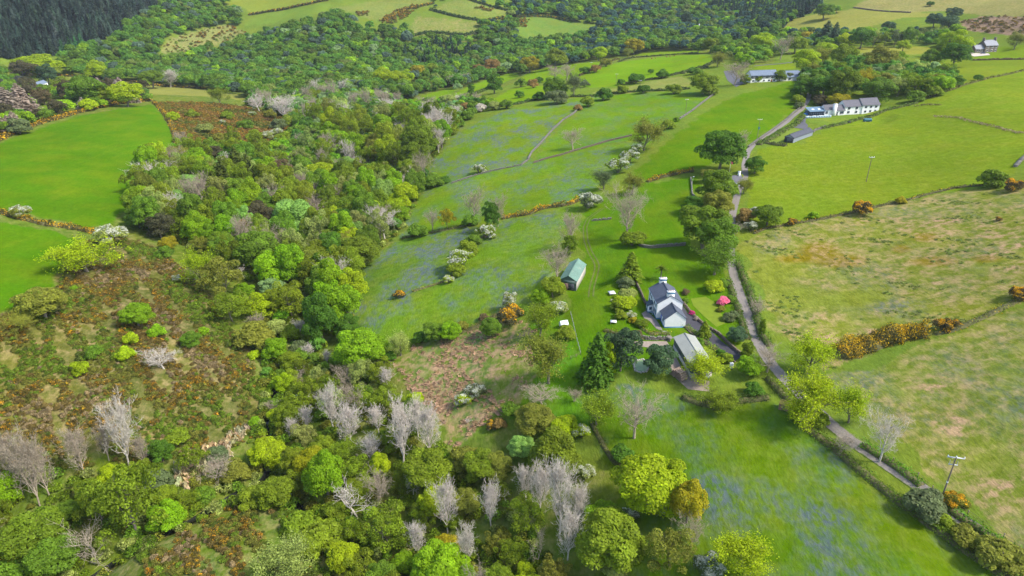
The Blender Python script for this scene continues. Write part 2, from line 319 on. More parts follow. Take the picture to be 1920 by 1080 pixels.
def mat_ground():
    k = NT('turf'); g = k.attr('gcol'); m = k.attr('gmask'); sep = k.n('SeparateColor'); k.l(m.outputs['Color'], sep.inputs[0])
    blue, brk, pat = sep.outputs[0], sep.outputs[1], sep.outputs[2]
    n1 = k.noise(.045, 3, .5); n2 = k.noise(.35, 5, .65); n3 = k.noise(1.6, 4, .7, stretch=(1, .35, 1), rot=.9); n4 = k.noise(.11, 4, .6); n5 = k.noise(.07, 5, .62, stretch=(1, .6, 1), rot=.4); n6 = k.noise(.55, 6, .75, stretch=(1.2, .6, 1), rot=-.7)
    col = g.outputs['Color']
    yel = k.mix(k.ramp(n1, .42, .7, 0, .5), col, k.mix(.4, col, (.22,.19,.008)))
    yel = k.mix(k.math('MULTIPLY', k.ramp(n4, .52, .74, 0, .35), pat), yel, (.20,.18,.03))
    b1 = k.math('MULTIPLY', blue, k.ramp(n5, .44, .66, 0, 1)); b1 = k.math('MULTIPLY', b1, k.ramp(n6, .42, .58, .1, 1.0))
    c2 = k.mix(k.math('MINIMUM', k.math('MULTIPLY', b1, .8), .7), yel, (.085,.105,.17))
    b2 = k.math('MULTIPLY', brk, k.ramp(n2, .42, .6, 0, 1)); b2 = k.math('MULTIPLY', b2, k.ramp(n4, .36, .55, .2, 1))
    c3 = k.mix(k.math('MINIMUM', b2, .9), c2, (.34,.215,.13))
    n7 = k.noise(.018, 6, .7); n8 = k.noise(.22, 3, .6, stretch=(1, .12, 1), rot=.5)
    c3 = k.mix(k.ramp(n8, .5, .75, 0, .22), c3, k.mix(.5, c3, (.26,.25,.02)))
    c3 = k.hsv(c3, k.ramp(n7, .3, .7, .86, 1.14))
    v = k.math('ADD', k.ramp(n3, .25, .75, .78, 1.22), k.math('MULTIPLY', k.ramp(n2, .3, .7, -.28, .28), pat))
    k.l(k.hsv(c3, v), k.b.inputs['Base Color']); k.b.inputs['Roughness'].default_value = .95; k.b.inputs['Specular IOR Level'].default_value = 0
    k.bump(k.math('ADD', n3, n2), .3, .7)
    return k.m
me.materials.append(mat_ground())
tag(link('ground', me), kind='structure')

def ribbon(name, line, width, off, mat, cols=5, step=1.5, parent=None, jitter=0.0, cover=None):
    L = [Vector((*p, 0)) for p in line]; pts = []
    for a, b in zip(L[:-1], L[1:]):
        n = max(1, int((b-a).length/step))
        pts += [a.lerp(b, i/n) for i in range(n)]
    pts.append(L[-1])
    for _ in range(3): pts = [pts[0]]+[(pts[i-1]+2*pts[i]+pts[i+1])/4 for i in range(1, len(pts)-1)]+[pts[-1]]
    X, Y, U = [], [], []
    for i, p in enumerate(pts):
        t = (pts[min(i+1, len(pts)-1)]-pts[max(i-1, 0)]).normalized(); nrm = Vector((-t.y, t.x, 0)); ww = width*(1+jitter*math.sin(i*.9)*math.sin(i*.37))
        for j in range(cols):
            s = (j/(cols-1)-.5); q = p+nrm*ww*s; X.append(q.x); Y.append(q.y); U.append(s*2)
    X = np.array(X); Y = np.array(Y); Z = ground(X, Y)+off; n = len(pts)
    i0 = (np.arange(n-1)[:, None]*cols+np.arange(cols-1)[None]).ravel()
    Fc = np.stack([i0, i0+cols, i0+cols+1, i0+1], 1)[:, ::-1]
    me = mesh_np(name, np.stack([X, Y, Z], 1), Fc, mat, {'across': ('POINT', 'FLOAT', np.array(U))}, smooth=True)
    return link(name, me, parent)
def mat_lane(name, col, verge):
    k = NT(name); a = k.attr('across'); n = k.noise(.8, 5, .65); n2 = k.noise(3, 4, .6)
    ab = k.math('ABSOLUTE', a.outputs['Fac'], 0); e = k.math('ADD', ab, k.ramp(n, .3, .7, -.18, .18))
    rgb = k.n('RGB'); rgb.outputs[0].default_value = (*col, 1)
    c = k.hsv(rgb.outputs[0], k.ramp(n2, .3, .7, .8, 1.2)); c = k.mix(k.ramp(e, .10, .0, 0, .35), c, (.13,.13,.07)); c = k.mix(k.ramp(e, .82, 1.0, 0, 1), c, verge)
    k.l(c, k.b.inputs['Base Color']); k.b.inputs['Roughness'].default_value = .9; k.bump(n2, .04); return k.m
M_LANE = mat_lane('lane_surface', (.20,.175,.155), (.10,.14,.015))
tag(ribbon('lane', LANE, 3.1, .09, M_LANE, cols=7), kind='structure')
M_WATER = NT('water'); M_WATER.b.inputs['Base Color'].default_value = (.02,.022,.018,1); M_WATER.b.inputs['Roughness'].default_value = .12; M_WATER.bump(M_WATER.noise(1.2, 3), .08); M_WATER = M_WATER.m
tag(ribbon('stream', _s1, 2.3, .5, M_WATER, jitter=.3), kind='structure'); tag(ribbon('stream', _s2, 2.2, .5, M_WATER, jitter=.3), kind='structure')
M_RUT = mat_plain('rut_soil', (.095,.115,.02), .95, .4, .6)
M_GRAVEL = mat_plain('gravel', (.26,.21,.17), .95, .25, 1.2, .03); M_TARMAC = mat_plain('tarmac', (.05,.048,.058), .85, .18, 1.0, .02); M_PAVE = mat_plain('paving', (.20,.175,.16), .9, .25, 1.0, .02)
M_GREYYARD = mat_plain('yard_tarmac', (.10,.098,.11), .9, .2, .8, .02)
rut = W2(cr(*E_, [(1470,90),(1390,150),(1370,200),(1375,270),(1400,340),(1430,390),(1440,420),(1425,480),(1408,540),(1404,590)]))
for s in (-.75, .75):
    tag(ribbon('wheel_rut', [(x+s, y) for x, y in rut], .5, .05, M_RUT, cols=3, step=1), kind='structure')
for ln in ([(1720,330),(1700,400),(1640,600)],):
    pass
def patch(name, px, off, mat, kind='structure', cuts=3, parent=None, world=None):
    pl = world or W2(dense(px, 3)); bm = bmesh.new(); bm.faces.new([bm.verts.new((x, y, 0)) for x, y in pl])
    bmesh.ops.triangulate(bm, faces=bm.faces[:]); bmesh.ops.subdivide_edges(bm, edges=bm.edges[:], cuts=cuts, use_grid_fill=True)
    bmesh.ops.triangulate(bm, faces=bm.faces[:])
    z = ground([v.co.x for v in bm.verts], [v.co.y for v in bm.verts])
    for v, zz in zip(bm.verts, z): v.co.z = zz+off
    bmesh.ops.recalc_face_normals(bm, faces=bm.faces[:])
    me = bpy.data.meshes.new(name); bm.to_mesh(me); bm.free(); me.materials.append(mat)
    if me.polygons and sum(p.normal.z for p in me.polygons) < 0: me.flip_normals()
    o = link(name, me, parent); tag(o, kind=kind); return o
# ------------------------------------------------------------------ plant prototypes (10 m wide, 10 m tall unless said otherwise)
def unit(v): return v/np.maximum(np.linalg.norm(v, axis=-1, keepdims=True), 1e-6)
def cards(rng, P, N, s0, s1, asp=1.4):
    """small irregular leaf sprays at P facing roughly N; returns quads"""
    n = len(P); t = unit(np.cross(N, rng.normal(size=(n, 3)))); b = np.cross(N, t)
    s = rng.uniform(s0, s1, (n, 1)); q = []
    for a, c in ((-1, -.25), (-.1, -1), (1, .2), (.15, 1)):
        q.append(P + t*s*asp*.5*(a+rng.uniform(-.3, .3, (n, 1))) + b*s*.5*(c+rng.uniform(-.3, .3, (n, 1))) + N*s*rng.uniform(-.15, .15, (n, 1)))
    V = np.stack(q, 1).reshape(-1, 3); return V, np.arange(n*4).reshape(n, 4)
def card_mesh(name, rng, P, N, s0, s1, lv, fl=None):
    V, Fc = cards(rng, P, N, s0, s1)
    return mesh_np(name, V, Fc, M_LEAF, {'lv': ('FACE', 'FLOAT', lv), 'fl': ('FACE', 'FLOAT', np.zeros(len(P)) if fl is None else fl)})
def lobes_crown(name, seed, n, nl, R, RZ, cz, lr, size, zmin=-.35, bloom=0.0, ragged=.0, jit=.55, lvspread=.15):
    rng = np.random.default_rng(seed)
    d = unit(rng.normal(size=(nl*4, 3))); d = d[d[:, 2] > zmin][:nl]; nl = len(d)
    rad = rng.uniform(.45, .8, (nl, 1)) if ragged == 0 else rng.uniform(.35, .8+ragged, (nl, 1))
    C = d*rad*np.array([R, R, RZ])+np.array([0, 0, cz]); C[0] = (0, 0, cz+.1*RZ)
    LR = rng.uniform(lr*.7, lr*1.25, nl); LR[0] = R*.55
    lob = rng.choice(nl, n*2, p=LR**2/np.sum(LR**2)); dd = unit(rng.normal(size=(n*2, 3))); dd[:, 2] = np.where(dd[:, 2] < -.3, -dd[:, 2], dd[:, 2])
    rr_ = LR[lob]*(1-np.abs(rng.normal(0, .16, n*2))); P = C[lob]+dd*rr_[:, None]*np.array([1, 1, .85])
    dist = np.linalg.norm(P[:, None]-C[None], axis=-1)/LR[None]; keep = (dist < .72).sum(1) <= (rng.random(n*2) < .12)
    keep &= P[:, 2] > .1
    P = P[keep][:n]; dd = dd[keep][:n]; lob = lob[keep][:n]
    N = unit(dd+jit*rng.normal(size=dd.shape)+np.array([0, 0, .5]))
    lv = (1+rng.normal(0, lvspread*.6, nl))[lob]*(1+rng.normal(0, lvspread, len(P))); lv = np.clip(lv, .45, 1.7)
    fl = None
    if bloom:
        ph = np.sin(P[:, 0]*2.1+seed)*np.sin(P[:, 1]*2.3+1)+rng.normal(0, .55, len(P))+dd[:, 2]*1.1
        fl = (ph > np.quantile(ph, 1-bloom)).astype(float)
    return card_mesh(name, rng, P, N, size*.7, size*1.3, lv, fl)
def tubes(name, S, sides=4):
    """S: rows x0 y0 z0 r0 x1 y1 z1 r1"""
    S = np.asarray(S, float); n = len(S); a = S[:, :3]; b = S[:, 4:7]; t = unit(b-a); ref = np.where(np.abs(t[:, 2:3]) > .9, [[1., 0, 0]], [[0, 0, 1.]])
    e1 = unit(np.cross(t, ref)); e2 = np.cross(t, e1); V = np.empty((n, sides*2, 3))
    for i in range(sides):
        c, s = math.cos(2*math.pi*i/sides), math.sin(2*math.pi*i/sides); o = e1*c+e2*s
        V[:, i] = a+o*S[:, 3:4]; V[:, sides+i] = b+o*S[:, 7:8]
    base = (np.arange(n)*sides*2)[:, None]; Fc = np.concatenate([base+np.array([[i, (i+1) % sides, sides+(i+1) % sides, sides+i]]) for i in range(sides)])
    return mesh_np(name, V.reshape(-1, 3), Fc, M_BARK, smooth=True)
def grow(seed, H, W, up, gnarl=.12, nb=16, levels=3, t0=.22, r0=.26, kids=(7, 6, 4), thin=.02, droop=0.0, lean=(0, 0)):
    """branching skeleton: list per level of segments, and the twig ends"""
    rng = np.random.default_rng(seed); seg = [[] for _ in range(levels+2)]; tips = []
    def limb(p, d, L, r, lev, k):
        d = d/np.linalg.norm(d); pts = [p]; n = 5 if lev == 0 else (4 if lev == 1 else 3 if lev == 2 else 2); rs = [r]
        for i in range(n):
            d = d+rng.normal(0, gnarl, 3)+np.array([0, 0, up*.18-droop*.2 if lev else .05]); d = d/np.linalg.norm(d)
            p = p+d*L/n; pts.append(p); rs.append(max(thin*.6, r*(1-.8*(i+1)/n)))
        for i in range(n): seg[lev].append((*pts[i], rs[i], *pts[i+1], rs[i+1]))
        if lev >= levels: tips.append(pts[-1]); tips.append(pts[-2]); return
        m = nb if lev == 0 else kids[min(lev-1, len(kids)-1)]
        for j in range(m):
            f = (t0+(1-t0)*((j+.5*rng.random())/m)) if lev == 0 else rng.uniform(.2, 1.0)
            x = f*n; i = min(int(x), n-1); q = np.array(pts[i])+(np.array(pts[i+1])-np.array(pts[i]))*(x-i)
            dl = np.array(pts[min(i+1, n)])-np.array(pts[i]); dl = dl/np.linalg.norm(dl)
            az = j*2.4+rng.uniform(-.4, .4); side = np.array([math.cos(az), math.sin(az), 0.0]) if lev == 0 else rng.normal(size=3)
            if lev == 0:
                prof = max(.12, math.sin(math.pi*min(1, max(.12, (f-t0)/(1-t0)*.8+.22))))*(1-.35*f); Lc = W*.5*prof*rng.uniform(.8, 1.2)*(1.0+.35*up); dd = side+np.array([0, 0, .35+1.3*up*rng.uniform(.7, 1.2)])
            else:
                Lc = L*rng.uniform(.32, .6); dd = dl*.9+side*.75+np.array([0, 0, .25*up])
            limb(q, dd, Lc, max(thin, rs[i]*(.5 if lev == 0 else .55)), lev+1, k)
    limb(np.zeros(3), np.array([lean[0], lean[1], 1.0]), H*.93, r0, 0, 0)
    return seg, np.array(tips)
PROTO = {}
BARKC = (.19,.165,.13)
for i in range(5):     # dense broadleaf
    crown = lobes_crown('crown', 10+i, 9000, 48, 5.0, 4.5+.2*i, 5.0+.1*i, 1.4, .29, zmin=-.75, jit=.55)
    seg, _ = grow(30+i, 7.5, 8, .5, .12, 9, 1, .35, .34)
    PROTO['b%d' % i] = (tubes('trunk', seg[0]+seg[1], 6), crown)
for i in range(3):     # feathery, half open broadleaf (willow, birch)
    crown = lobes_crown('crown', 110+i, 5600, 44, 5.0, 4.4, 5.4, 1.25, .27, zmin=-.6, ragged=.3, jit=.9, lvspread=.2)
    seg, _ = grow(130+i, 8.5, 8, .7, .15, 12, 2, .2, .24, kids=(5,))
    PROTO['o%d' % i] = (tubes('trunk', seg[0]+seg[1]+seg[2], 5), crown)
for i in range(3):     # bare upright (aspen)
    seg, _ = grow(210+i, 10, 7.5, 1.1, .09, 30, 4, .14, .17, kids=(7, 5, 3), thin=.02)
    PROTO['u%d' % i] = (tubes('trunk', seg[0]+seg[1], 5), tubes('twigs', seg[2]+seg[3]+seg[4], 3))
for i in range(3):     # bare spreading (ash, oak in bud)
    seg, _ = grow(310+i, 8.0, 11, .45, .16, 17, 4, .26, .30, kids=(7, 6, 4), thin=.02)
    PROTO['s%d' % i] = (tubes('trunk', seg[0]+seg[1], 6), tubes('twigs', seg[2]+seg[3]+seg[4], 3))
for i in range(3):     # coming into leaf: limbs seen through thin foliage
    seg, tips = grow(410+i, 8.2, 10.5, .5, .15, 16, 3, .25, .28, kids=(7, 7), thin=.03)
    rng = np.random.default_rng(450+i); tt = tips[rng.integers(0, len(tips), 9500)]+rng.normal(0, .40, (9500, 3))
    ok = tt[:, 2] > .8; tt = tt[ok]; N = unit(rng.normal(size=tt.shape)+np.array([0, 0, .6]))
    PROTO['h%d' % i] = (tubes('trunk', seg[0]+seg[1]+seg[2], 5), card_mesh('crown', rng, tt, N, .13, .27, np.clip(1+rng.normal(0, .25, len(tt)), .5, 1.6)))
def conifer(seed, n_lev, R, H, dens, size, droop=.35, pw=.85):
    rng = np.random.default_rng(seed); P, N = [], []
    for l in range(n_lev):
        f = (l+.5)/n_lev; z0 = H*(.08+.9*f); Rl = R*(1-f)**pw*rng.uniform(.82, 1.12)+.12; m = int(6+9*(1-f))
        for j in range(m):
            a = j*2*math.pi/m+rng.uniform(-.25, .25)+l*1.1; L = Rl*rng.uniform(.72, 1.1); k = max(3, int(dens*L))
            t = rng.uniform(.15, 1, k); rad = L*t; wd = .32*(1-t)*L*rng.normal(0, 1, k)
            P.append(np.stack([np.cos(a)*rad-np.sin(a)*wd, np.sin(a)*rad+np.cos(a)*wd, z0-droop*rad*t+.05*rng.normal(0, 1, k)], 1))
            N.append(np.tile([math.cos(a)*.5, math.sin(a)*.5, 1.0], (k, 1)))
    P = np.concatenate(P); N = unit(np.concatenate(N)+.45*rng.normal(size=P.shape))
    return card_mesh('crown', rng, P, N, size*.7, size*1.3, np.clip(1+rng.normal(0, .22, len(P)), .5, 1.6))
for i in range(3):
    seg = [(0, 0, 0, .26, 0, 0, 5, .16), (0, 0, 5, .16, 0, 0, 9.7, .03)]
    PROTO['c%d' % i] = (tubes('trunk', seg, 6), conifer(510+i, 19, 3.6, 10, 7.5, .42, pw=.75))
for i in range(2):     # dark broad pine
    crown = lobes_crown('crown', 610+i, 6500, 40, 4.2, 4.9, 4.7, 1.35, .30, zmin=-.85, ragged=.2, jit=.8, lvspread=.18)
    PROTO['p%d' % i] = (tubes('trunk', [(0, 0, 0, .3, 0, 0, 5, .22), (0, 0, 5, .22, 0, 0, 9, .06)], 6), crown)
def stems(seed, n, H, R, r=.05):
    rng = np.random.default_rng(seed); S = []
    for i in range(n):
        a = rng.uniform(0, 6.28); q = rng.uniform(.3, .8)*R; m = np.array([math.cos(a)*q*.5, math.sin(a)*q*.5, H*.4]); e = np.array([math.cos(a)*q, math.sin(a)*q, H*.75])
        S.append((0, 0, -.2, r, *m, r*.7)); S.append((*m, r*.7, *e, r*.3))
    return S
for i in range(3):     # bush: 4 m wide, 3 m tall
    PROTO['k%d' % i] = (tubes('stems', stems(700+i, 9, 3, 2), 4), lobes_crown('foliage', 710+i, 2600, 22, 1.9, 1.45, 1.25, .78, .24, zmin=-.5, lvspread=.18))
for i in range(3):     # gorse bush in flower: 4 x 3 m
    PROTO['g%d' % i] = (tubes('stems', stems(720+i, 9, 3, 2), 4), lobes_crown('foliage', 730+i, 3000, 26, 1.9, 1.4, 1.2, .72, .19, zmin=-.5, bloom=.34, ragged=.15, jit=.9))
for i in range(3):     # hawthorn in blossom: 4 x 3.4 m
    PROTO['w%d' % i] = (tubes('stems', stems(740+i, 8, 3.2, 2, .08), 4), lobes_crown('foliage', 750+i, 2600, 26, 1.9, 1.5, 1.75, .7, .21, zmin=-.5, bloom=.4, ragged=.2, jit=.8))
for i in range(2):     # dead, gnarled
    seg, _ = grow(810+i, 7.6, 11, .5, .30, 11, 3, .25, .27, kids=(6, 5), thin=.03)
    PROTO['d%d' % i] = (tubes('trunk', seg[0]+seg[1], 6), tubes('twigs', seg[2]+seg[3], 4))
def palm():
    rng = np.random.default_rng(5); P, N = [], []
    for j in range(70):
        a = rng.uniform(0, 6.28); el = rng.uniform(-.5, 1.4)
        for t in np.linspace(.25, 1.5, 8): P.append((math.cos(a)*math.cos(el)*t, math.sin(a)*math.cos(el)*t, 3.4+math.sin(el)*t-.25*t*t)); N.append((math.cos(a)*-.4, math.sin(a)*-.4, 1))
    P = np.array(P); N = unit(np.array(N)+.3*rng.normal(size=P.shape)); return card_mesh('crown', rng, P, N, .16, .3, np.clip(1+rng.normal(0, .2, len(P)), .5, 1.5))
PROTO['y0'] = (tubes('trunk', [(0, 0, 0, .16, .05, 0, 1.8, .13), (.05, 0, 1.8, .13, 0, 0, 3.5, .12)], 6), palm())
PW = dict(b=10, o=10, u=6.4, s=10, h=10.5, c=7.2, p=9, k=4, g=4, w=4, d=9, y=3)
PH = dict(b=10, o=10, u=10, s=10, h=10, c=10, p=10, k=2.9, g=2.8, w=3.5, d=9, y=4.8)
def _ext(key):
    a = []
    for q in PROTO:
        if q[0] != key: continue
        m = PROTO[q][1]; c = np.empty(len(m.vertices)*3, np.float32); m.vertices.foreach_get('co', c); c = c.reshape(-1, 3)
        a.append((np.mean([np.subtract(*np.percentile(c[:, j], (99.5, .5) if key in 'ushd' else (97.5, 2.5))) for j in (0, 1)]), np.percentile(c[:, 2], 99.3)))
    return np.mean(a, 0)
for _k in list(PW): PW[_k], PH[_k] = map(float, _ext(_k))
NV = {}
for kx in PROTO: NV[kx[0]] = NV.get(kx[0], 0)+1
NOUN = dict(b=('broadleaf_tree', 'tree', 'broadleaf tree'), o=('feathery_tree', 'tree', 'feathery tree'), u=('bare_upright_tree', 'tree', 'bare upright tree'),
            s=('bare_spreading_tree', 'tree', 'bare spreading tree'), h=('budding_tree', 'tree', 'thin-leaved budding tree'), c=('conifer', 'conifer', 'pointed conifer'), p=('pine_tree', 'conifer', 'dense evergreen'),
            k=('bush', 'bush', 'rounded bush'), g=('gorse_bush', 'bush', 'gorse bush in flower'), w=('hawthorn_bush', 'bush', 'hawthorn in blossom'), d=('dead_tree', 'tree', 'dead gnarled tree'), y=('palm_tree', 'palm', 'small cabbage palm'))
TINT = dict(OL=(.118,.168,.011), BR=(.125,.225,.006), LM=(.195,.265,.006), DK=(.055,.125,.012), MG=(.085,.155,.014), YO=(.205,.185,.009), MT=(.155,.27,.075), MB=(.14,.23,.11), RB=(.17,.12,.045),
            BD=(.045,.085,.05), CF=(.056,.078,.011), DB=(.062,.058,.036), DO=(.09,.14,.010), OB=(.135,.15,.024), PG=(.19,.23,.075), GG=(.085,.115,.06), PK=(.75,.22,.33), MA=(.62,.05,.22), BRN=(.10,.08,.05), TW=(.54,.49,.41), TB=(.37,.31,.23), TP=(.58,.52,.45))
for _k in TINT:
    if _k not in ('TW','TB','TP','PK','MA'): TINT[_k] = tuple(min(.8, q*g) for q, g in zip(TINT[_k], (1.75, 1.7, 1.2)))
TNAME = dict(OL='olive green', BR='bright green', LM='lime yellow', DK='dark green', MG='mid green', YO='golden ochre', MT='mint green', MB='blue-green', RB='reddish brown', BD='blue-dark', CF='dark olive', DB='dark brown', DO='deep olive',
             OB='brownish olive', PG='pale green', GG='grey-green', PK='pink flowering', MA='magenta flowering', BRN='brown', TW='pale grey', TB='grey-brown', TP='soft grey')
PLANTS = []        # world x, y of everything that stands
PTR = []
def spawn(code, x, y, z, wid, hgt, tint, rot=None, var=None, jit=.12, bark=None, bloom=None):
    k = code; v = int(RNG.integers(NV[k])) if var is None else var
    tr, crn = PROTO['%s%d' % (k, v)]
    root = empty(NOUN[k][0], (x, y, z-.08), RNG.uniform(0, 6.28) if rot is None else rot)
    root.scale = (wid/PW[k], wid/PW[k], hgt/PH[k])
    t = np.array(tint)*(1+RNG.normal(0, jit))*(1+RNG.normal(0, jit*.35, 3))
    bk = bark or (tint if k in 'usd' else BARKC); bl = bloom or ((.66,.40,.012) if k == 'g' else (.56,.58,.45) if k == 'w' else (.5,.4,.1))
    for m in (tr, crn):
        o = bpy.data.objects.new(m.name.split('.')[0], m); COL.objects.link(o); o.parent = root
        if m is crn and k in 'usd': o['kind'] = 'stuff'
        o['tint'] = [float(max(0, q)) for q in t]+[1.0]; o['bark'] = [float(q) for q in bk]+[1.0]; o['bloom'] = [float(q) for q in bl]+[1.0]
    PLANTS.append((x, y, wid)); PTR.append(root)
    return root

# ------------------------------------------------------------------ plants placed one by one: enlargement, kind, centre x, y, width, [height], tint
HAND = []
def H(o, txt):
    for row in txt.strip().split(';'):
        f = row.split()
        if f: HAND.append((f[0], o[0]+float(f[1])/3, o[1]+float(f[2])/3, float(f[3])/3, float(f[4])/3 if f[4] != '-' else None, f[5], ' '.join(f[6:])))
H(A_, '''b 210 365 200 - LM;p 120 390 110 - DB;p 260 410 90 120 BD;c 30 580 150 160 TB;c 110 560 140 160 TB;p 240 540 80 90 BRN;b 480 510 170 - MG;b 560 530 120 - OL;b 700 520 150 - LM;o 350 480 110 - OL;c 600 455 50 60 BD;
k 320 600 80 - MG;k 95 660 100 - DK;k 100 710 110 - GG;k 500 590 80 - LM;b 540 395 110 - LM;b 640 415 90 - MG;b 850 435 115 - DO;u 950 440 90 100 TW;b 1030 450 60 - LM;k 975 655 62 - LM;s 1585 600 160 - TP;s 1450 575 100 - TP;h 1230 530 100 - OL;
b 1690 585 80 - MB;b 1755 530 85 - OL;w 1250 685 32 - PG;w 1500 765 65 - PG;w 1560 745 55 - PG;k 1340 810 55 - BR;p 1200 860 110 90 DB;b 985 870 140 - OB;b 1100 900 135 - BR;s 880 985 190 - TP;b 1040 1035 115 - MT;b 1170 930 100 - MT;
c 1250 990 110 180 CF;c 1330 930 110 180 CF;c 1395 960 100 170 CF;c 1290 1060 100 160 CF;c 1200 1050 100 160 CF;c 1440 1010 90 150 CF;p 1580 960 110 150 BRN;p 1640 980 85 110 GG;b 1500 1005 90 - RB;b 1690 920 110 - BR;b 1810 970 160 - LM;b 1870 700 90 - LM;k 95 600 60 - GG;k 1080 640 60 - OL;k 1150 720 70 - PG;k 1280 650 60 - OL;k 1380 700 70 - MG;k 1430 760 80 - OL;k 1560 700 80 - GG;k 1620 680 80 - OL;k 1660 740 90 - MG;k 1480 820 80 - OB;k 1380 850 70 - MG;k 1060 800 60 - OL;k 1240 780 70 - OB;k 1640 640 70 - OL;k 1520 640 60 - OB;w 1420 640 40 - OL;k 1180 800 60 - MG;k 1000 780 50 - OL;k 1690 690 80 - MG;k 1600 780 90 - OL''')
H(B_, '''b 1200 486 118 - MG on the pasture's edge;h 1310 475 90 120 GG;s 1205 405 85 - TB;s 1270 400 95 - TB;p 860 465 90 110 DK;b 230 435 110 - LM;b 300 440 130 - LM;b 365 430 80 - LM;b 430 400 75 - YO;b 515 390 65 - OL;b 1060 360 90 - YO;b 1205 325 110 - OL;b 1450 300 80 - LM;
b 1565 260 72 - MG;b 1650 255 95 - YO;h 1620 295 52 - OB;b 845 370 85 - RB;b 770 390 62 - RB;s 1305 775 125 - TB;h 1710 755 175 - OB;w 1670 840 65 - OL;w 1620 880 95 - OL;w 1560 930 110 - OL;h 1480 1005 115 - GG;h 1640 1035 120 - OB;w 775 950 62 - OL;
k 520 1015 95 - MG;k 580 1010 52 - DK;b 435 800 160 200 DO;b 415 890 155 180 DO;b 375 950 105 - MG;u 535 690 100 170 TP;u 480 720 105 160 TP;u 420 740 80 110 TP;u 545 790 85 140 TP;s 460 570 65 - TB;s 270 590 95 - TP;s 330 600 60 - TB;p 440 490 30 55 DK;b 600 640 85 - OL;b 490 650 80 - MG;
k 700 650 65 - MG;k 620 730 65 - OL;k 660 690 65 - MG;k 1660 440 72 - DK;k 1810 415 62 - DK;k 1570 460 42 - DK;k 1390 570 75 - OL;k 1475 530 85 - DK;k 1330 605 42 - RB;k 1840 700 65 - OL;k 1885 670 32 - MG;k 1210 545 100 - GG;k 1000 530 50 - DK;k 1110 540 60 - DK;k 930 585 65 - MG;
p 730 500 38 70 DK;p 800 565 36 60 MG;k 860 595 60 - PG;k 780 605 60 - TP;k 700 600 60 - RB;k 1010 465 60 - MG;k 1080 470 60 - RB;k 1115 450 40 - DK;k 1370 395 50 - DK;k 1425 385 55 - RB;k 1490 350 60 - OB;k 1370 470 50 - GG;b 600 560 80 - PG;s 630 450 80 - TB;s 690 440 70 - TB;k 500 490 60 - MG;k 580 465 60 - OL;b 1740 400 30 - DK;k 1870 500 70 - OL;k 1700 500 60 - DK;k 1580 500 60 - OL''')
H(C_, '''b 222 840 215 225 DK;s 345 785 85 110 TB;b 412 925 98 - DK;b 205 1045 190 - DO;b 145 980 82 - OB;h 350 1040 95 - OB;k 320 990 32 - LM;b 670 500 95 - DK;b 725 480 105 - MG;b 800 490 125 - DK;b 770 435 100 - MG;p 900 470 150 190 DO;h 1010 440 120 - YO;b 1110 510 145 - MG;o 1060 440 105 - OL;
o 1220 480 115 - PG;b 1150 450 100 - OB;o 1330 470 120 - OL;o 1425 450 85 - OB;b 1460 460 105 - BR;k 1310 540 80 - MG;k 1420 515 72 - OL;b 1550 455 62 - DK;k 1662 436 42 - DK;b 880 560 112 80 YO;k 770 562 72 - DB;k 650 560 65 - OL;k 655 590 45 - GG;b 355 445 52 - OL;b 420 440 38 - OL;b 550 425 60 - DO;b 590 422 50 - GG;
s 300 405 130 130 TB;b 120 460 125 - OL;k 155 505 75 - OL;b 362 335 75 - BR;h 200 330 85 - OB;b 690 340 125 - LM;h 790 312 110 - OB;b 905 312 125 - OL;b 800 272 100 - LM;b 1110 332 145 - OB;b 1208 335 92 - BR;b 1400 322 92 - MG;b 1540 240 145 - LM;b 1470 200 75 - BR;b 1540 305 135 - DK;b 1440 280 75 - OL;b 1245 255 62 - LM;
h 1880 225 95 - OB;c 810 185 95 170 BD;c 858 195 65 140 BD;s 560 262 100 130 TB;b 450 242 112 - LM;b 640 242 105 - OL;b 920 220 85 - LM;b 1010 212 112 - DK;o 1080 212 65 90 PG;o 1140 216 65 90 OL;o 1200 212 75 90 GG;b 1280 205 70 100 MG;b 1530 70 72 - BD;k 1395 20 34 - DK;b 1420 112 82 - BD;b 1500 132 92 - BD;b 1160 142 62 - BD;
b 550 85 75 - MG;b 315 130 45 - BD;p 470 130 85 90 BD;c 380 200 60 90 BD;b 90 260 75 - MG;b 160 252 85 - OL;b 20 230 65 - LM;b 250 252 75 - MG;s 975 330 45 - TB;s 1015 320 60 - TB;h 740 390 85 - OB;b 825 375 65 - DO;k 890 375 60 - YO;k 1750 1000 120 - DO;g 1860 1040 90 - DB;k 700 200 60 - YO;b 800 60 90 - MG;b 870 50 40 - BR;p 20 100 60 90 BD;k 90 410 60 - MG;k 60 400 50 - DK;k 600 80 40 - DK''')
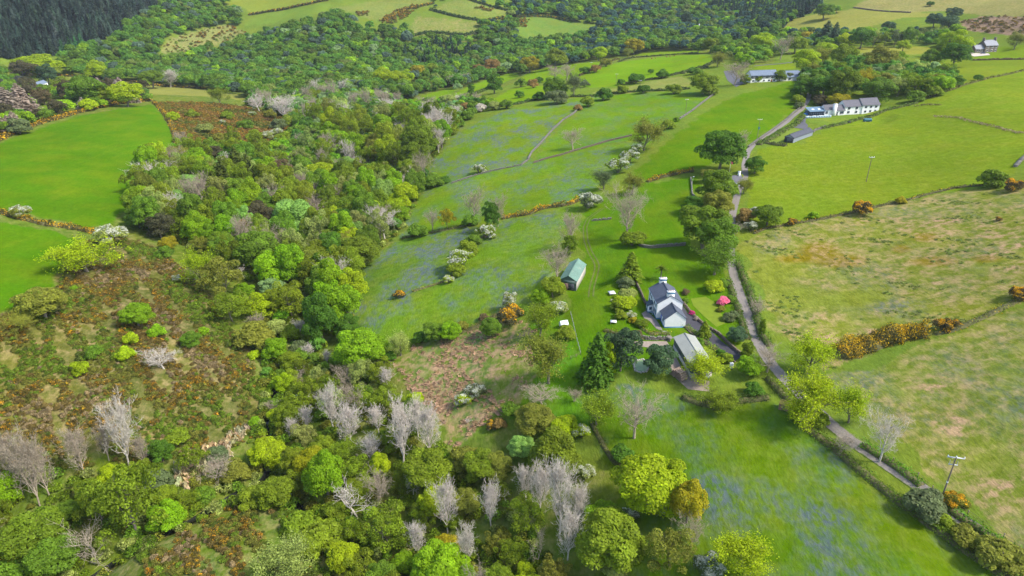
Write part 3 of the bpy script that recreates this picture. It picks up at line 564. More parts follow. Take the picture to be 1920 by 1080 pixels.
H(D_, '''h 460 345 300 210 LM;b 225 615 215 200 OB;b 762 685 148 150 BR;w 105 112 92 - OB;w 610 245 145 - PG;k 740 820 78 - LM;k 705 905 88 - LM;k 440 990 88 - LM;b 1075 825 92 - MG;k 520 900 82 - MG;k 880 780 82 - BR;k 1145 780 52 - BR;s 905 935 180 130 TW;k 920 340 85 - MG;k 415 540 36 - BR;w 990 485 48 - PG;
h 1100 430 170 200 LM;s 100 725 240 130 OB;b 1370 550 95 - BR;o 1250 470 225 - OB;b 1440 330 230 - MG;b 1245 285 135 - DO;b 1620 425 85 - LM;b 1690 400 95 - BR;b 1530 530 125 - MB;o 1290 640 180 - OL;k 1420 810 180 - OB;b 1620 230 135 - MT;b 1735 205 105 - MB;b 1640 130 195 - MT;p 1440 120 170 140 DB;p 1450 50 150 120 DB;p 890 185 125 140 DB;
b 770 140 120 - MG;o 980 165 145 - DO;b 990 55 135 - MT;b 1080 180 75 - MT;c 1100 110 100 180 CF;c 1180 60 95 180 CF;c 1240 95 90 160 CF;c 1290 45 90 160 CF;c 1150 150 90 140 CF;b 940 285 85 - YO;b 1060 242 75 - YO;o 1130 292 105 - OB;o 1385 215 135 - RB;s 1800 100 130 - TB;b 1540 600 115 - OL;k 1650 560 85 - PG;o 1790 690 125 - PG;
b 1545 885 115 130 BR;k 1430 915 60 - LM;k 600 275 70 - OB;b 1870 920 30 - BR;o 1440 640 160 - LM;b 1700 620 110 - GG;k 1640 790 100 - OL;k 1540 760 110 - PG;k 1700 880 110 - GG;s 1680 750 90 - TW;s 1330 460 80 - TW''')
H(E_, '''b 95 325 195 200 DO;b 40 525 165 190 LM;b 100 870 240 240 BR;b 40 750 130 - DK;b 330 120 90 - BR;b 300 70 120 - LM;s 235 165 155 190 TP;k 430 215 95 - MG;s 510 150 75 135 TB;o 595 145 78 120 YO;s 740 70 110 200 TB;k 725 160 75 - MG;p 840 125 85 160 DK;s 880 95 90 180 TB;w 815 225 92 - OL;k 710 315 110 - OL;k 745 272 85 - MG;w 670 380 130 - OL;k 650 435 90 - OL;
w 600 490 55 - LM;g 325 573 56 - DB;w 1390 50 112 - GG;s 1615 110 225 300 TB;k 1640 260 112 - OL;s 1290 200 125 210 TB;p 1290 290 80 110 DO;s 1215 395 160 230 TB;b 1190 535 115 - OL;b 1120 585 92 - BR;w 1222 655 92 - PG;h 1120 715 180 190 OL;w 945 610 75 100 PG;b 840 755 105 110 MG;g 945 690 135 - DB;h 1170 930 255 290 OB;k 1260 790 95 - OL;
c 1630 425 115 165 OL;k 1605 505 80 - GG;y 1800 450 60 85 DO;p 1580 880 155 240 BD;c 1440 935 150 270 DK;p 1510 930 72 200 LM;p 1795 930 150 165 BD;k 1590 620 105 - LM;k 1610 570 80 - PG;k 1560 640 80 - OL;k 1690 735 62 - DO;h 330 855 125 130 PG;k 440 820 75 - DK;b 530 780 115 - MG;b 612 778 105 - BR;k 680 750 60 - OB;k 800 705 50 - BRN;k 1010 660 70 - MG;w 1630 690 50 - PG;k 1640 720 45 - YO;k 1570 690 60 - OL;k 1660 800 60 - BRN;k 270 920 70 - DK''')
H(G_, '''b 130 180 235 260 DO;b 190 245 195 210 MG;b 200 60 145 - OB;h 190 370 235 190 MG;b 485 120 132 - DO;w 410 110 65 - GG;w 385 195 68 - GG;k 350 130 95 - RB;s 310 200 65 - TB;s 430 640 115 - TB;k 225 610 58 - PK;k 52 677 32 - MA;c 125 770 60 90 OL;b 305 800 95 - BD;p 365 885 62 95 DO;s 490 930 180 170 TB;b 380 975 125 - BR;h 720 920 225 - LM;p 450 760 34 150 DO;
g 1780 150 32 - DB;g 1015 85 100 - DB;k 735 130 52 - BR;g 1460 745 90 - DB;g 1530 735 60 - DB;g 1890 565 95 - DB;g 615 165 52 - DB;h 130 1000 210 170 LM;k 180 530 90 - LM;k 215 655 40 - OB;k 260 700 60 - GG;k 230 510 60 - MG;b 60 70 100 - DK;k 270 600 50 - MG;k 15 560 40 - BRN;k 210 900 45 - DK;k 95 840 50 - MG;k 240 930 70 - OL;k 80 710 30 - TB;k 10 610 40 - MG;k 290 690 50 - GG;k 1230 45 50 - YO''')
H(I_, '''u 60 460 180 400 TB;u 150 500 170 420 TB;u 220 480 150 340 TB;u 430 385 155 270 TB;u 670 280 190 390 TW;u 580 330 95 220 TB;u 790 375 90 170 TB;o 705 650 330 430 OL;o 540 660 180 240 OL;b 930 740 165 - BR;b 1500 390 165 - LM;b 1640 390 65 - BR;b 1550 180 82 - LM;b 1825 500 200 270 BR;b 170 840 275 - DO;b 290 960 220 - MG;h 100 960 160 - YO;b 390 700 110 - MG;
d 490 890 240 260 TB;p 900 370 110 130 DK;k 870 540 155 - GG;o 1030 655 135 - OL;s 1200 490 180 - TB;k 1310 490 140 - OB;k 1150 620 105 - MG;k 1400 640 150 - OL;b 1560 600 180 - OL;k 1690 790 170 - OL;k 1810 870 210 - OL;h 1620 980 290 - PG;k 1870 720 140 - OL;u 1720 200 85 140 TP;u 1860 130 150 260 TW;u 1640 250 75 110 TP;k 820 890 90 - MG;k 80 1020 160 - MG;k 1220 390 110 - GG;k 990 300 110 - OL;k 1430 210 60 - BR''')
H(J_, '''u 40 230 150 220 TP;u 205 200 105 160 TP;u 335 285 185 350 TP;u 425 190 110 220 TP;u 490 265 150 290 TP;u 150 365 125 180 TP;b 490 490 225 - OL;b 790 460 170 - OL;b 860 460 150 - OB;b 720 420 150 - OB;b 1085 190 195 150 OB;b 1260 230 130 - LM;w 1355 270 95 - LM;b 1195 385 240 260 OL;b 1015 350 122 - MT;b 1740 540 335 330 LM;k 1590 390 115 - DK;s 1660 170 235 270 TB;u 590 690 145 300 TP;
u 840 680 135 250 TP;u 1040 560 120 200 TP;u 1120 590 140 260 TP;u 1240 640 190 400 TP;u 1330 680 120 300 TP;u 1280 850 150 280 TP;u 430 880 115 190 TP;u 700 910 135 230 TW;b 550 1020 250 - BR;b 1510 860 325 280 OL;b 1500 750 200 170 BR;w 1620 740 85 - GG;w 1790 710 105 - GG;w 1380 490 85 - PG;d 75 650 210 220 TW;b 700 670 145 - OB;o 1040 730 165 200 OL;d 1110 920 100 200 TB;
o 880 890 135 - OB;b 100 590 145 - OL;o 250 800 225 - OL;o 1860 930 235 - OB;g 840 230 62 - DB;k 890 220 65 - RB;s 710 205 36 - TW;k 960 140 95 - MG;w 755 35 95 - GG;w 690 85 82 - LM;s 1310 60 85 - TB;h 1440 130 200 200 OL;s 1130 60 195 140 TB;k 410 80 85 - LM;o 250 80 155 - OL;b 630 760 100 - OL;s 400 560 100 120 TW;k 590 900 130 - YO;b 1040 1060 100 - LM;o 960 950 150 - OL;b 700 1070 110 - BR;b 350 1000 120 - BR;k 1540 1050 110 - PG''')
H(K_, '''b 40 650 170 250 YO;s 60 830 155 180 TB;w 150 1020 140 - GG;h 370 960 290 260 LM;h 770 100 300 300 LM;h 680 150 160 180 LM;h 960 110 200 220 LM;s 1150 290 200 300 TW;s 900 330 150 130 TB;k 1385 680 195 - GG;g 1545 655 110 - OB;k 1610 860 145 - OB;k 1800 970 210 - OB;k 1440 760 115 - OL;h 180 90 190 130 OL;k 250 90 90 - MG;k 640 180 70 - OL;k 760 190 110 - OL;k 400 30 90 - DK''')
LMARK = [('the white farmhouse', 1248, 575), ('the green-roofed barn', 1076, 515), ('the grey-roofed shed', 1293, 657), ('the long white house', 1580, 205), ('the blue-grey roofed house', 1450, 140), ('the stone house', 1845, 90),
 ('the triangular green field', 250, 230), ('the left green fields', 60, 430), ('the brown gorse heath', 300, 600), ('the stream', 470, 900), ('the left bottom corner', 60, 1000), ('the bracken field', 850, 700), ('the bluebell field', 760, 510), ('the upper bluebell field', 880, 270),
 ('the pond', 1210, 688), ('the flagpole', 1368, 310), ('the tarmac drive', 1340, 635), ('the lane-side power pole', 1768, 900), ('the lane bend', 1405, 280), ('the long gorse hedge', 1650, 655), ('the rough brown field', 1640, 500), ('the bright bottom field', 1450, 900), ('the stone wall', 1240, 462),
 ('the conifer plantation', 150, 60), ('the far pastures', 1100, 140), ('the distant moor', 1750, 20), ('the upper valley wood', 600, 220), ('the mid valley wood', 480, 400), ('the bottom wood', 800, 950), ('the valley stream wood', 620, 700), ('the walled fields', 1080, 250), ('the dark garden shed', 1497, 255), ('the far meadows', 800, 40)]
USED = {}
def lab(code, tint, u, v, wm, hm, extra=''):
    nm, cat, noun = NOUN[code]
    big = {'k': (2.6, 5.5), 'g': (2.6, 5.5), 'w': (3, 6.5)}.get(code, (7, 14)); size = 'small' if wm < big[0] else 'large' if wm > big[1] else 'medium'
    if code in 'usd' and tint == 'TW': c = 'pale grey'
    elif code == 'u': c = 'grey'; noun = 'bare upright tree'
    else: c = TNAME[tint]
    if code == 'g': c = 'orange'
    if code == 'w': c = 'white'
    cand = sorted(LMARK, key=lambda q: (q[1]-u)**2+(2*(q[2]-v))**2)[:5]; rel = None
    for q in cand:
        dx, dy = u-q[1], (v-q[2])
        a = 'left' if dx < 0 else 'right'; b = 'above' if dy < 0 else 'below'
        r = f'just {b}' if abs(dx) < 14 else (f'just {a} of' if abs(dy) < 10 else (f'{b} and {a} of' if abs(dx) < 4*abs(dy) and abs(dy) < 4*abs(dx) else (b if abs(dy) > abs(dx) else f'{a} of')))
        s = f'{size} {c} {noun} {r} {q[0]}'
        if s not in USED: rel = s; break
    if rel is None:
        s0 = rel = f'{size} {c} {noun} {r} {q[0]}'
        for o in ('second such', 'third such', 'fourth such', 'fifth such', 'sixth such', 'seventh such', 'eighth such'):
            rel = s0+', '+o
            if rel not in USED: break
    USED[rel] = 1
    return rel, cat
_u = np.array([h[1] for h in HAND]); _v = np.array([h[2] for h in HAND]); _w = np.array([h[3] for h in HAND])
_h = np.array([h[4] if h[4] else (h[3]*(.78 if h[0] in 'kgw' else .95)) for h in HAND])
_p = march(_u, _v+_h*.35)
for _ in range(2):                    # the sight line through a crown's centre meets the crown's height over the ground
    _d = _p[:, 1]*CD-(_p[:, 2]-CAMZ)*SD; dep = np.arctan2(CAMZ-_p[:, 2], np.hypot(_p[:, 0], _p[:, 1]))
    wm = _w*np.array([.92 if h[0] == 'u' else 1.06 for h in HAND])*_d/FPX; apparent = _h*_d/FPX
    hm = np.sqrt(np.maximum(apparent**2-(wm*.8*np.sin(dep))**2, (apparent*.62)**2))/np.cos(dep)
    hm = np.clip(hm, 1.2, 24); hm = np.minimum(hm, wm*3.2)
    mid = np.array([.5 if h[0] in 'kgwuc' else .56 for h in HAND])
    _p = march(_u, _v, hm*mid)
_gz = ground(_p[:, 0], _p[:, 1])
for i, h in enumerate(HAND):
    r = spawn(h[0], _p[i, 0], _p[i, 1], _gz[i], wm[i], hm[i], TINT[h[5]], jit=.06, bloom=(.66,.38,.012) if h[0] == 'g' else None)
    l, c = lab(h[0], h[5], h[1], h[2], wm[i], hm[i]); tag(r, l, c, None)
def resample(line, step):
    pts = []
    for a, b in zip(line[:-1], line[1:]):
        L = math.dist(a, b); n = max(1, int(L/step))
        pts += [(a[0]+(b[0]-a[0])*i/n, a[1]+(b[1]-a[1])*i/n) for i in range(n)]
    return pts+[line[-1]]
# ------------------------------------------------------------------ woods: trees between those placed one by one
FIELDS = [(pl) for nm, pl, c, b, k, s in LANDW if nm not in ('valley',)]
def clear_of(x, y, polys):
    ok = np.ones(x.shape, bool)
    for pl in polys: ok &= ~inside(x, y, pl)
    return ok
def scatter(poly_px, spacing, rng, excl=FIELDS, jitter=.8):
    pl = W2(dense(poly_px, 3)); xs = [p[0] for p in pl]; ys = [p[1] for p in pl]
    gx, gy = np.meshgrid(np.arange(min(xs), max(xs), spacing), np.arange(min(ys), max(ys), spacing))
    x = gx.ravel()+rng.uniform(-.5, .5, gx.size)*spacing*jitter; y = gy.ravel()+rng.uniform(-.5, .5, gx.size)*spacing*jitter
    k = inside(x, y, pl); x, y = x[k], y[k]
    k = clear_of(x, y, excl); x, y = x[k], y[k]
    k = seg_dist(x, y, LANE) > 3.2; return x[k], y[k]
def free(x, y, gap=.5):
    Q = np.array(PLANTS); ok = np.ones(len(x), bool)
    for i in range(len(x)):
        d = np.hypot(Q[:, 0]-x[i], Q[:, 1]-y[i]); ok[i] = (d > Q[:, 2]*gap*.95+1.5).all()
    return ok
MIXV = [('b','OL',.14),('b','MG',.14),('b','BR',.15),('o','OL',.16),('o','OB',.05),('b','OB',.04),('s','TB',.06),('s','TP',.02),('b','DK',.04),('b','LM',.07),('o','PG',.07),('b','MT',.02),('b','DO',.04)]
MIXB = [('o','OL',.28),('o','OB',.08),('b','OL',.18),('b','LM',.05),('o','PG',.08),('u','TP',.05),('s','TB',.08),('b','MG',.06),('h','OL',.06),('b','BR',.08)]
WOOD = [
 ('mid valley wood beside the heath', [(262,430),(255,360),(290,300),(340,292),(480,288),(560,262),(640,300),(740,330),(800,338),(775,390),(750,440),(700,480),(665,530),(655,610),(610,650),(540,600),(470,540),(400,490),(330,455)], 7.6, (7.5, 12), MIXV),
 ('upper valley wood below the walled fields', [(460,195),(560,180),(640,172),(740,195),(800,205),(850,245),(815,300),(740,335),(640,305),(570,260),(520,222)], 9.5, (9.5, 15), MIXV),
 ('stream-side scrub wood in the valley', [(440,560),(540,600),(610,650),(640,700),(600,740),(540,780),(505,800),(495,720),(475,650)], 5.0, (4, 7), MIXB),
 ('bottom wood in the foreground', [(520,800),(545,780),(620,720),(700,695),(770,760),(810,840),(860,850),(930,900),(960,960),(1010,1010),(1060,1060),(1080,1230),(620,1230),(640,1060),(600,960),(545,895)], 6.2, (4.5, 8), MIXB),
 ('left bottom wood', [(-300,900),(60,900),(200,880),(330,870),(420,905),(395,945),(330,985),(150,1070),(0,1230),(-300,1230)], 6.0, (5, 9), MIXB),
 ('wood behind the triangular field', [(-300,215),(0,205),(60,175),(150,175),(280,175),(280,192),(150,208),(0,258),(-300,320)], 10, (8, 13), [('p','DB',.25),('b','OL',.3),('b','MG',.2),('c','TB',.1),('b','LM',.15)]),
 ('hedgerow wood below the upper fields', cr(*B_, [(330,650),(560,590),(720,560),(860,600),(700,680),(620,760),(560,800),(500,680)]), 8.5, (6, 10), MIXV),
 ('shelter belt behind the long white house', cr(*C_, [(640,560),(660,450),(800,400),(1000,390),(1200,400),(1400,410),(1520,450),(1500,500),(1300,540),(1100,560),(950,530),(800,560)]), 8.0, (8, 12), [('b','DK',.25),('b','MG',.3),('o','OL',.2),('o','PG',.1),('b','OL',.15)]),
]
cand = []
for zi, (lb, pl, sp, sz, mx) in enumerate(WOOD):
    rng = np.random.default_rng(900+zi); x, y = scatter(pl, sp, rng); k = free(x, y); x, y = x[k], y[k]; z = ground(x, y)
    pr = np.array([m[2] for m in mx]); ch = rng.choice(len(mx), len(x), p=pr/pr.sum())
    for i in range(len(x)):
        wd = rng.uniform(*sz); cd, tn, _ = mx[ch[i]]
        if cd == 'u': wd *= .62
        hg = wd*(rng.uniform(1.5, 2.0) if cd == 'u' else rng.uniform(.95, 1.4)*(1.3 if zi < 2 else 1)); u, v, fw = proj(x[i], y[i], z[i])
        cand.append((wd/fw, cd, tn, x[i], y[i], z[i], wd, hg, lb, u, v))
cand.sort(key=lambda c: -c[0])
REST = []; kinds = {}
for c in cand:
    _, cd, tn, x, y, z, wd, hg, lb, u, v = c
    vis = -60 < u < 1980 and -40 < v < 1150
    kinds[cd] = kinds.get(cd, 0)+1
    if vis and kinds[cd] <= 170:
        r = spawn(cd, x, y, z, wd, hg, TINT[tn]); size = 'small' if wd < 6 else 'large' if wd > 9 else 'medium'
        tag(r, f'{size} {TNAME[tn]} {NOUN[cd][2]} within the {lb}', NOUN[cd][1], f'{TNAME[tn]} {NOUN[cd][2]}s of the {lb}')
    else: REST.append((cd, x, y, z, wd, hg, TINT[tn]))

# ------------------------------------------------------------------ uncountable cover: one object each
def gn_cover(name, protos, P, rot, scale, idx, tint, label, cat, bloom=None, mats=None):
    n = len(P); me = bpy.data.meshes.new(name); me.vertices.add(n); me.vertices.foreach_set('co', np.ascontiguousarray(P, np.float32).ravel())
    def at(nm, typ, data, key):
        a = me.attributes.new(nm, typ, 'POINT'); a.data.foreach_set(key, np.ascontiguousarray(data).ravel())
    at('rz', 'FLOAT_VECTOR', np.stack([np.zeros(n), np.zeros(n), rot], 1).astype(np.float32), 'vector'); at('sca', 'FLOAT_VECTOR', np.asarray(scale, np.float32), 'vector'); at('pick', 'INT', np.asarray(idx, np.int32), 'value')
    t4 = np.ones((n, 4), np.float32); t4[:, :3] = tint; at('tint', 'FLOAT_COLOR', t4, 'color')
    b4 = np.ones((n, 4), np.float32); b4[:, :3] = bloom if bloom is not None else (.6,.3,.01); at('bloom', 'FLOAT_COLOR', b4, 'color')
    k4 = np.ones((n, 4), np.float32); k4[:, :3] = BARKC; at('bark', 'FLOAT_COLOR', k4, 'color')
    o = link(name, me); ng = bpy.data.node_groups.new(name+'_spread', 'GeometryNodeTree')
    ng.interface.new_socket('Geometry', in_out='INPUT', socket_type='NodeSocketGeometry'); ng.interface.new_socket('Geometry', in_out='OUTPUT', socket_type='NodeSocketGeometry')
    N = ng.nodes; gi = N.new('NodeGroupInput'); go = N.new('NodeGroupOutput'); ip = N.new('GeometryNodeInstanceOnPoints'); jn = N.new('GeometryNodeGeometryToInstance')
    srcs = []
    for m in protos:
        po = bpy.data.objects.new(name+'_source', m); oi = N.new('GeometryNodeObjectInfo'); oi.inputs['Object'].default_value = po; srcs.append(oi)
    for oi in reversed(srcs): ng.links.new(oi.outputs['Geometry'], jn.inputs[0])
    def na(nm, typ):
        a = N.new('GeometryNodeInputNamedAttribute'); a.data_type = typ; a.inputs['Name'].default_value = nm; return a.outputs[0]
    ng.links.new(gi.outputs[0], ip.inputs['Points']); ng.links.new(jn.outputs[0], ip.inputs['Instance']); ip.inputs['Pick Instance'].default_value = True
    ng.links.new(na('pick', 'INT'), ip.inputs['Instance Index'])
    er = N.new('FunctionNodeEulerToRotation'); ng.links.new(na('rz', 'FLOAT_VECTOR'), er.inputs[0]); ng.links.new(er.outputs[0], ip.inputs['Rotation'])
    ng.links.new(na('sca', 'FLOAT_VECTOR'), ip.inputs['Scale']); ng.links.new(ip.outputs[0], go.inputs[0])
    md = o.modifiers.new('spread', 'NODES'); md.node_group = ng
    tag(o, label, cat, kind='stuff'); return o
def jt(rng, base, n, a=.16, b=.07):
    return np.clip(np.asarray(base)*(1+rng.normal(0, a, (n, 1)))*(1+rng.normal(0, b, (n, 3))), .003, 1)
# far woods: lighter models
FARB = [lobes_crown('far_crown', 60+i, 1500, 26, 5.0, 4.3, 5.2, 1.7, .72, zmin=-.5) for i in range(4)]
FARC = [conifer(70+i, 12, 3.2, 10, 3.0, .95, pw=.8) for i in range(3)]
rng = np.random.default_rng(77)
FAR = [
 ([(110,112),(200,78),(300,20),(330,-30),(410,-5),(460,40),(430,80),(560,50),(640,30),(700,60),(760,60),(840,55),(960,50),(1000,65),(1000,140),(880,165),(800,190),(640,178),(470,192),(330,175),(140,150)], 11.5, (11, 18), [('OL',.26),('MG',.40),('DO',.16),('GG',.1),('OB',.04),('LM',.02),('PG',.02)]),
 ([(860,40),(1000,-5),(1100,-30),(1250,-30),(1400,-20),(1480,0),(1500,30),(1470,60),(1400,75),(1330,95),(1230,100),(1120,112),(1000,135),(960,70)], 11.5, (11, 18), [('MG',.26),('BD',.3),('DO',.16),('OL',.18),('OB',.05),('LM',.05)]),
 ([(1330,100),(1470,62),(1560,60),(1700,70),(1800,60),(1800,90),(1700,88),(1600,88),(1480,92),(1460,110),(1400,125)], 12, (8, 13), [('MG',.3),('OL',.3),('LM',.15),('OB',.15),('BD',.1)]),
 ([(640,20),(700,0),(860,-20),(1000,-30),(1000,0),(860,15)], 22, (7, 11), [('DO',.5),('BD',.5)]),
 ([(-700,240),(-300,200),(0,190),(60,160),(0,130),(-300,140)], 12, (8, 13), [('OL',.4),('DB',.3),('MG',.3)]),
]
FARM = [pl for nm, pl, *_ in LANDW if nm in ('far meadow', 'far heath', 'pasture')]
X, Y, WD, TT = [], [], [], []
for pl, sp, sz, mx in FAR:
    x, y = scatter(pl, sp, rng); k = free(x, y, .45); x, y = x[k], y[k]
    k = np.ones(len(x), bool)
    for q_ in (.0, .025): k &= clear_of(x*(1+q_), y*(1+q_), FARM)
    x, y = x[k], y[k]; pr = np.array([m[1] for m in mx]); ch = rng.choice(len(mx), len(x), p=pr/pr.sum())
    X.append(x); Y.append(y); WD.append(rng.uniform(*sz, len(x))); TT.append(np.array([TINT[mx[c][0]] for c in ch]).reshape(-1, 3))
X, Y, WD, TT = map(np.concatenate, (X, Y, WD, TT)); RB = [r for r in REST if r[0] in 'boshu']
if RB: X = np.append(X, [r[1] for r in RB]); Y = np.append(Y, [r[2] for r in RB]); WD = np.append(WD, [r[4] for r in RB]); TT = np.concatenate([TT, np.array([r[6] if r[0] in 'bo' else TINT['OB'] for r in RB])])
n = len(X); HT = WD*rng.uniform(.8, 1.15, n)
gn_cover('distant_woodland', FARB, np.stack([X, Y, ground(X, Y)-.3], 1), rng.uniform(0, 6.28, n), np.stack([WD/10, WD/10, HT/10], 1), rng.integers(0, 4, n), TT*np.array([.85, 1.05, 1.7])*(1+rng.normal(0, .16, (n, 1))), 'dense mixed green woodland covering the far valley sides', 'woodland')  # tints pushed towards blue: distance haze put into the leaf colour
x, y = scatter([(-700,125),(0,112),(60,110),(120,104),(200,72),(290,12),(310,-40),(-700,-40)], 6.5, rng, excl=[]); n = len(x)
x2, y2 = scatter([(1330,20),(1380,-20),(1500,-10),(1540,10),(1500,45),(1420,62),(1380,45)], 10, rng, excl=FIELDS); m2 = len(x2); x3, y3 = scatter(cr(*B_, [(330,330),(500,250),(700,280),(760,330),(600,380),(420,390)]), 11, rng); m3 = len(x3)
n1 = n; x = np.concatenate([x, x2, x3]); y = np.concatenate([y, y2, y3]); n = len(x); hh = rng.uniform(12, 23, n); tt = jt(rng, (.055,.09,.062), n, .38); tt[n1:] = jt(rng, (.05,.10,.05), n-n1, .2)
k_ = (np.sin(x*.011+1)*np.cos(y*.013) > .35)[:n1]; tt[:n1][k_] *= np.array([1.0, 1.75, .9])
gn_cover('conifer_plantation', FARC, np.stack([x, y, ground(x, y)-.3], 1), rng.uniform(0, 6.28, n), np.stack([hh*.085, hh*.085, hh*.1], 1), rng.integers(0, 3, n), tt, 'dark blue-green conifer plantation on the far hillside', 'plantation')
# heath: low gorse, heather and bramble clumps
CLUMP = [lobes_crown('clump', 80+i, 420, 12, .85, .55, .35, .42, .17, zmin=-.1, bloom=.2, jit=1.0, lvspread=.3) for i in range(4)]
CLUMP0 = [lobes_crown('clump', 90+i, 420, 12, .85, .55, .35, .42, .17, zmin=-.1, jit=1.0, lvspread=.3) for i in range(4)]
HP = []
def heath(poly, sp, palette, smin=.6, smax=1.6, thr=-.35):
    x, y = scatter(poly, sp, rng, excl=[pl for nm, pl, *_ in LANDW if 'field' in nm], jitter=1.1); k = (np.sin(x*.23+1.7*np.sin(y*.17))*np.cos(y*.21+x*.05)+.6*np.sin(x*.71+y*.53) > thr); x, y = x[k], y[k]; n = len(x)
    pr = np.array([p[1] for p in palette]); pr = pr/pr.sum()
    pat = np.sin(x*.085+2*np.sin(y*.06))+.7*np.sin(y*.13+1.6*np.sin(x*.11)+1)+.45*np.sin(x*.31+y*.27)+rng.normal(0, .42, n)     # drifts, not confetti
    rk = np.argsort(np.argsort(pat))/max(1, n); order = np.argsort([{1: 5.0}.get(p[2], 4*p[0][0]/(p[0][1]+.01)) for p in palette]); ch = order[np.minimum(np.searchsorted(np.cumsum(pr[order]), rk), len(pr)-1)]
    mixr = rng.random(n) < .22; ch = np.where(mixr, rng.choice(len(palette), n, p=pr), ch); s = rng.uniform(smin, smax, n)*np.where(ch == 0, 1.15, 1)
    HP.append((x, y, s, np.array([palette[c][0] for c in ch])*(1+rng.normal(0, .16, (n, 1))), np.array([palette[c][2] for c in ch])))
GOR = ((.17,.14,.03), 1); BRW = ((.22,.165,.045), 0); GRN = ((.17,.26,.02), 0); OLV = ((.22,.225,.035), 0); DKG = ((.11,.15,.022), 0); TAN = ((.34,.26,.13), 0)
pal = [(GOR[0], .16, 1), (BRW[0], .16, 0), (GRN[0], .24, 0), (OLV[0], .28, 0), (DKG[0], .06, 0), (TAN[0], .10, 0)]
palg = [(GOR[0], .12, 1), (BRW[0], .10, 0), (GRN[0], .34, 0), (OLV[0], .26, 0), (DKG[0], .12, 0), (TAN[0], .06, 0)]
heath([(165,452),(230,440),(300,470),(370,530),(420,590),(460,650),(490,720),(500,790),(470,830),(380,860),(250,870),(100,880),(-200,920),(-400,720),(0,592),(70,565),(112,535),(125,495)], 1.1, pal, .4, 1.2, -.55)
heath(cr(*A_, [(880,580),(1050,575),(1300,590),(1500,630),(1640,680),(1700,760),(1600,830),(1450,850),(1250,840),(1020,840),(990,760),(950,660)]), 2.0, [(GOR[0], .34, 1), ((.33,.20,.05), .30, 0), (OLV[0], .28, 0), (DKG[0], .08, 0)], .7, 1.7, -.7)
heath([(180,1085),(335,1000),(400,968),(470,918),(530,892),(560,930),(590,980),(640,1040),(660,1200),(0,1300)], 1.1, palg, .4, 1.2, -.25)
heath(cr(*A_, [(900,300),(940,225),(1080,180),(1290,135),(1400,195),(1250,245),(1060,295)]), 4.5, [(GOR[0], .5, 1), (OLV[0], .3, 0), (GRN[0], .2, 0)], 1.2, 2.8, .2)
heath(cr(*C_, [(1560,120),(1700,90),(1920,95),(2100,105),(2100,200),(1920,205),(1750,190),(1600,170)]), 5, [(GOR[0], .25, 1), (BRW[0], .5, 0), (DKG[0], .25, 0)], 1.2, 2.8, .1)
for q in ([(215,120),(260,85),(330,50),(400,30),(440,40),(400,75),(300,135),(230,135)], [(740,45),(800,40),(860,50),(840,65),(760,55)], [(880,95),(960,90),(1060,110),(1040,160),(960,150),(900,120)], [(80,70),(150,65),(150,90),(100,90)]): heath(cr(*B_, q), 4.0, [(GOR[0], .85, 1), (OLV[0], .15, 0)], 1.6, 3.0, -.6)
x, y, s, t, f = [np.concatenate([h[i] for h in HP]) for i in range(5)]; n = len(x)
gn_cover('heath_scrub', CLUMP+CLUMP0, np.stack([x, y, ground(x, y)-.08], 1), rng.uniform(0, 6.28, n), np.stack([s, s, s*rng.uniform(.7, 1.3, n)], 1), np.where(f > 0, rng.integers(0, 4, n), rng.integers(4, 8, n)), t, 'brown and green heath scrub with orange gorse flowers', 'scrub', bloom=jt(rng, (.60,.35,.02), n, .2))
# undergrowth on the wood floors
x, y = [], []
for lb, pl, sp, sz, mx in WOOD[:5]:
    a, b = scatter(pl, 3.4, rng); x.append(a); y.append(b)
x = np.concatenate(x); y = np.concatenate(y); n = len(x); s = rng.uniform(1.0, 2.4, n); ch = rng.integers(0, 5, n)
k = (seg_dist(x, y, _s1) > 2.6) & (seg_dist(x, y, _s2) > 2.4); x, y, s, ch = x[k], y[k], s[k], ch[k]
for ln_ in (_s1, _s2):                # brush hanging over the stream banks
    q_ = np.repeat(np.array(resample(ln_, 1.6)), 3, 0); dq = rng.uniform(1.7, 4.5, len(q_))*rng.choice([-1, 1], len(q_)); aq = rng.uniform(0, 6.28, len(q_))
    qx, qy = q_[:, 0]+np.cos(aq)*np.abs(dq), q_[:, 1]+np.sin(aq)*np.abs(dq); kk = (seg_dist(qx, qy, ln_) > 1.5) & (rng.random(len(q_)) < .8); x = np.append(x, qx[kk]); y = np.append(y, qy[kk]); s = np.append(s, rng.uniform(1.2, 2.6, kk.sum())); ch = np.append(ch, rng.integers(0, 5, kk.sum()))
n = len(x)
gn_cover('undergrowth', CLUMP0, np.stack([x, y, ground(x, y)-.1], 1), rng.uniform(0, 6.28, n), np.stack([s, s, s*1.1], 1), rng.integers(0, 4, n), np.array([TINT['OL'], TINT['MG'], TINT['OB'], TINT['DO'], TINT['PG']])[ch]*(1+rng.normal(0, .15, (n, 1))), 'low green undergrowth on the floor of the valley woods', 'undergrowth')
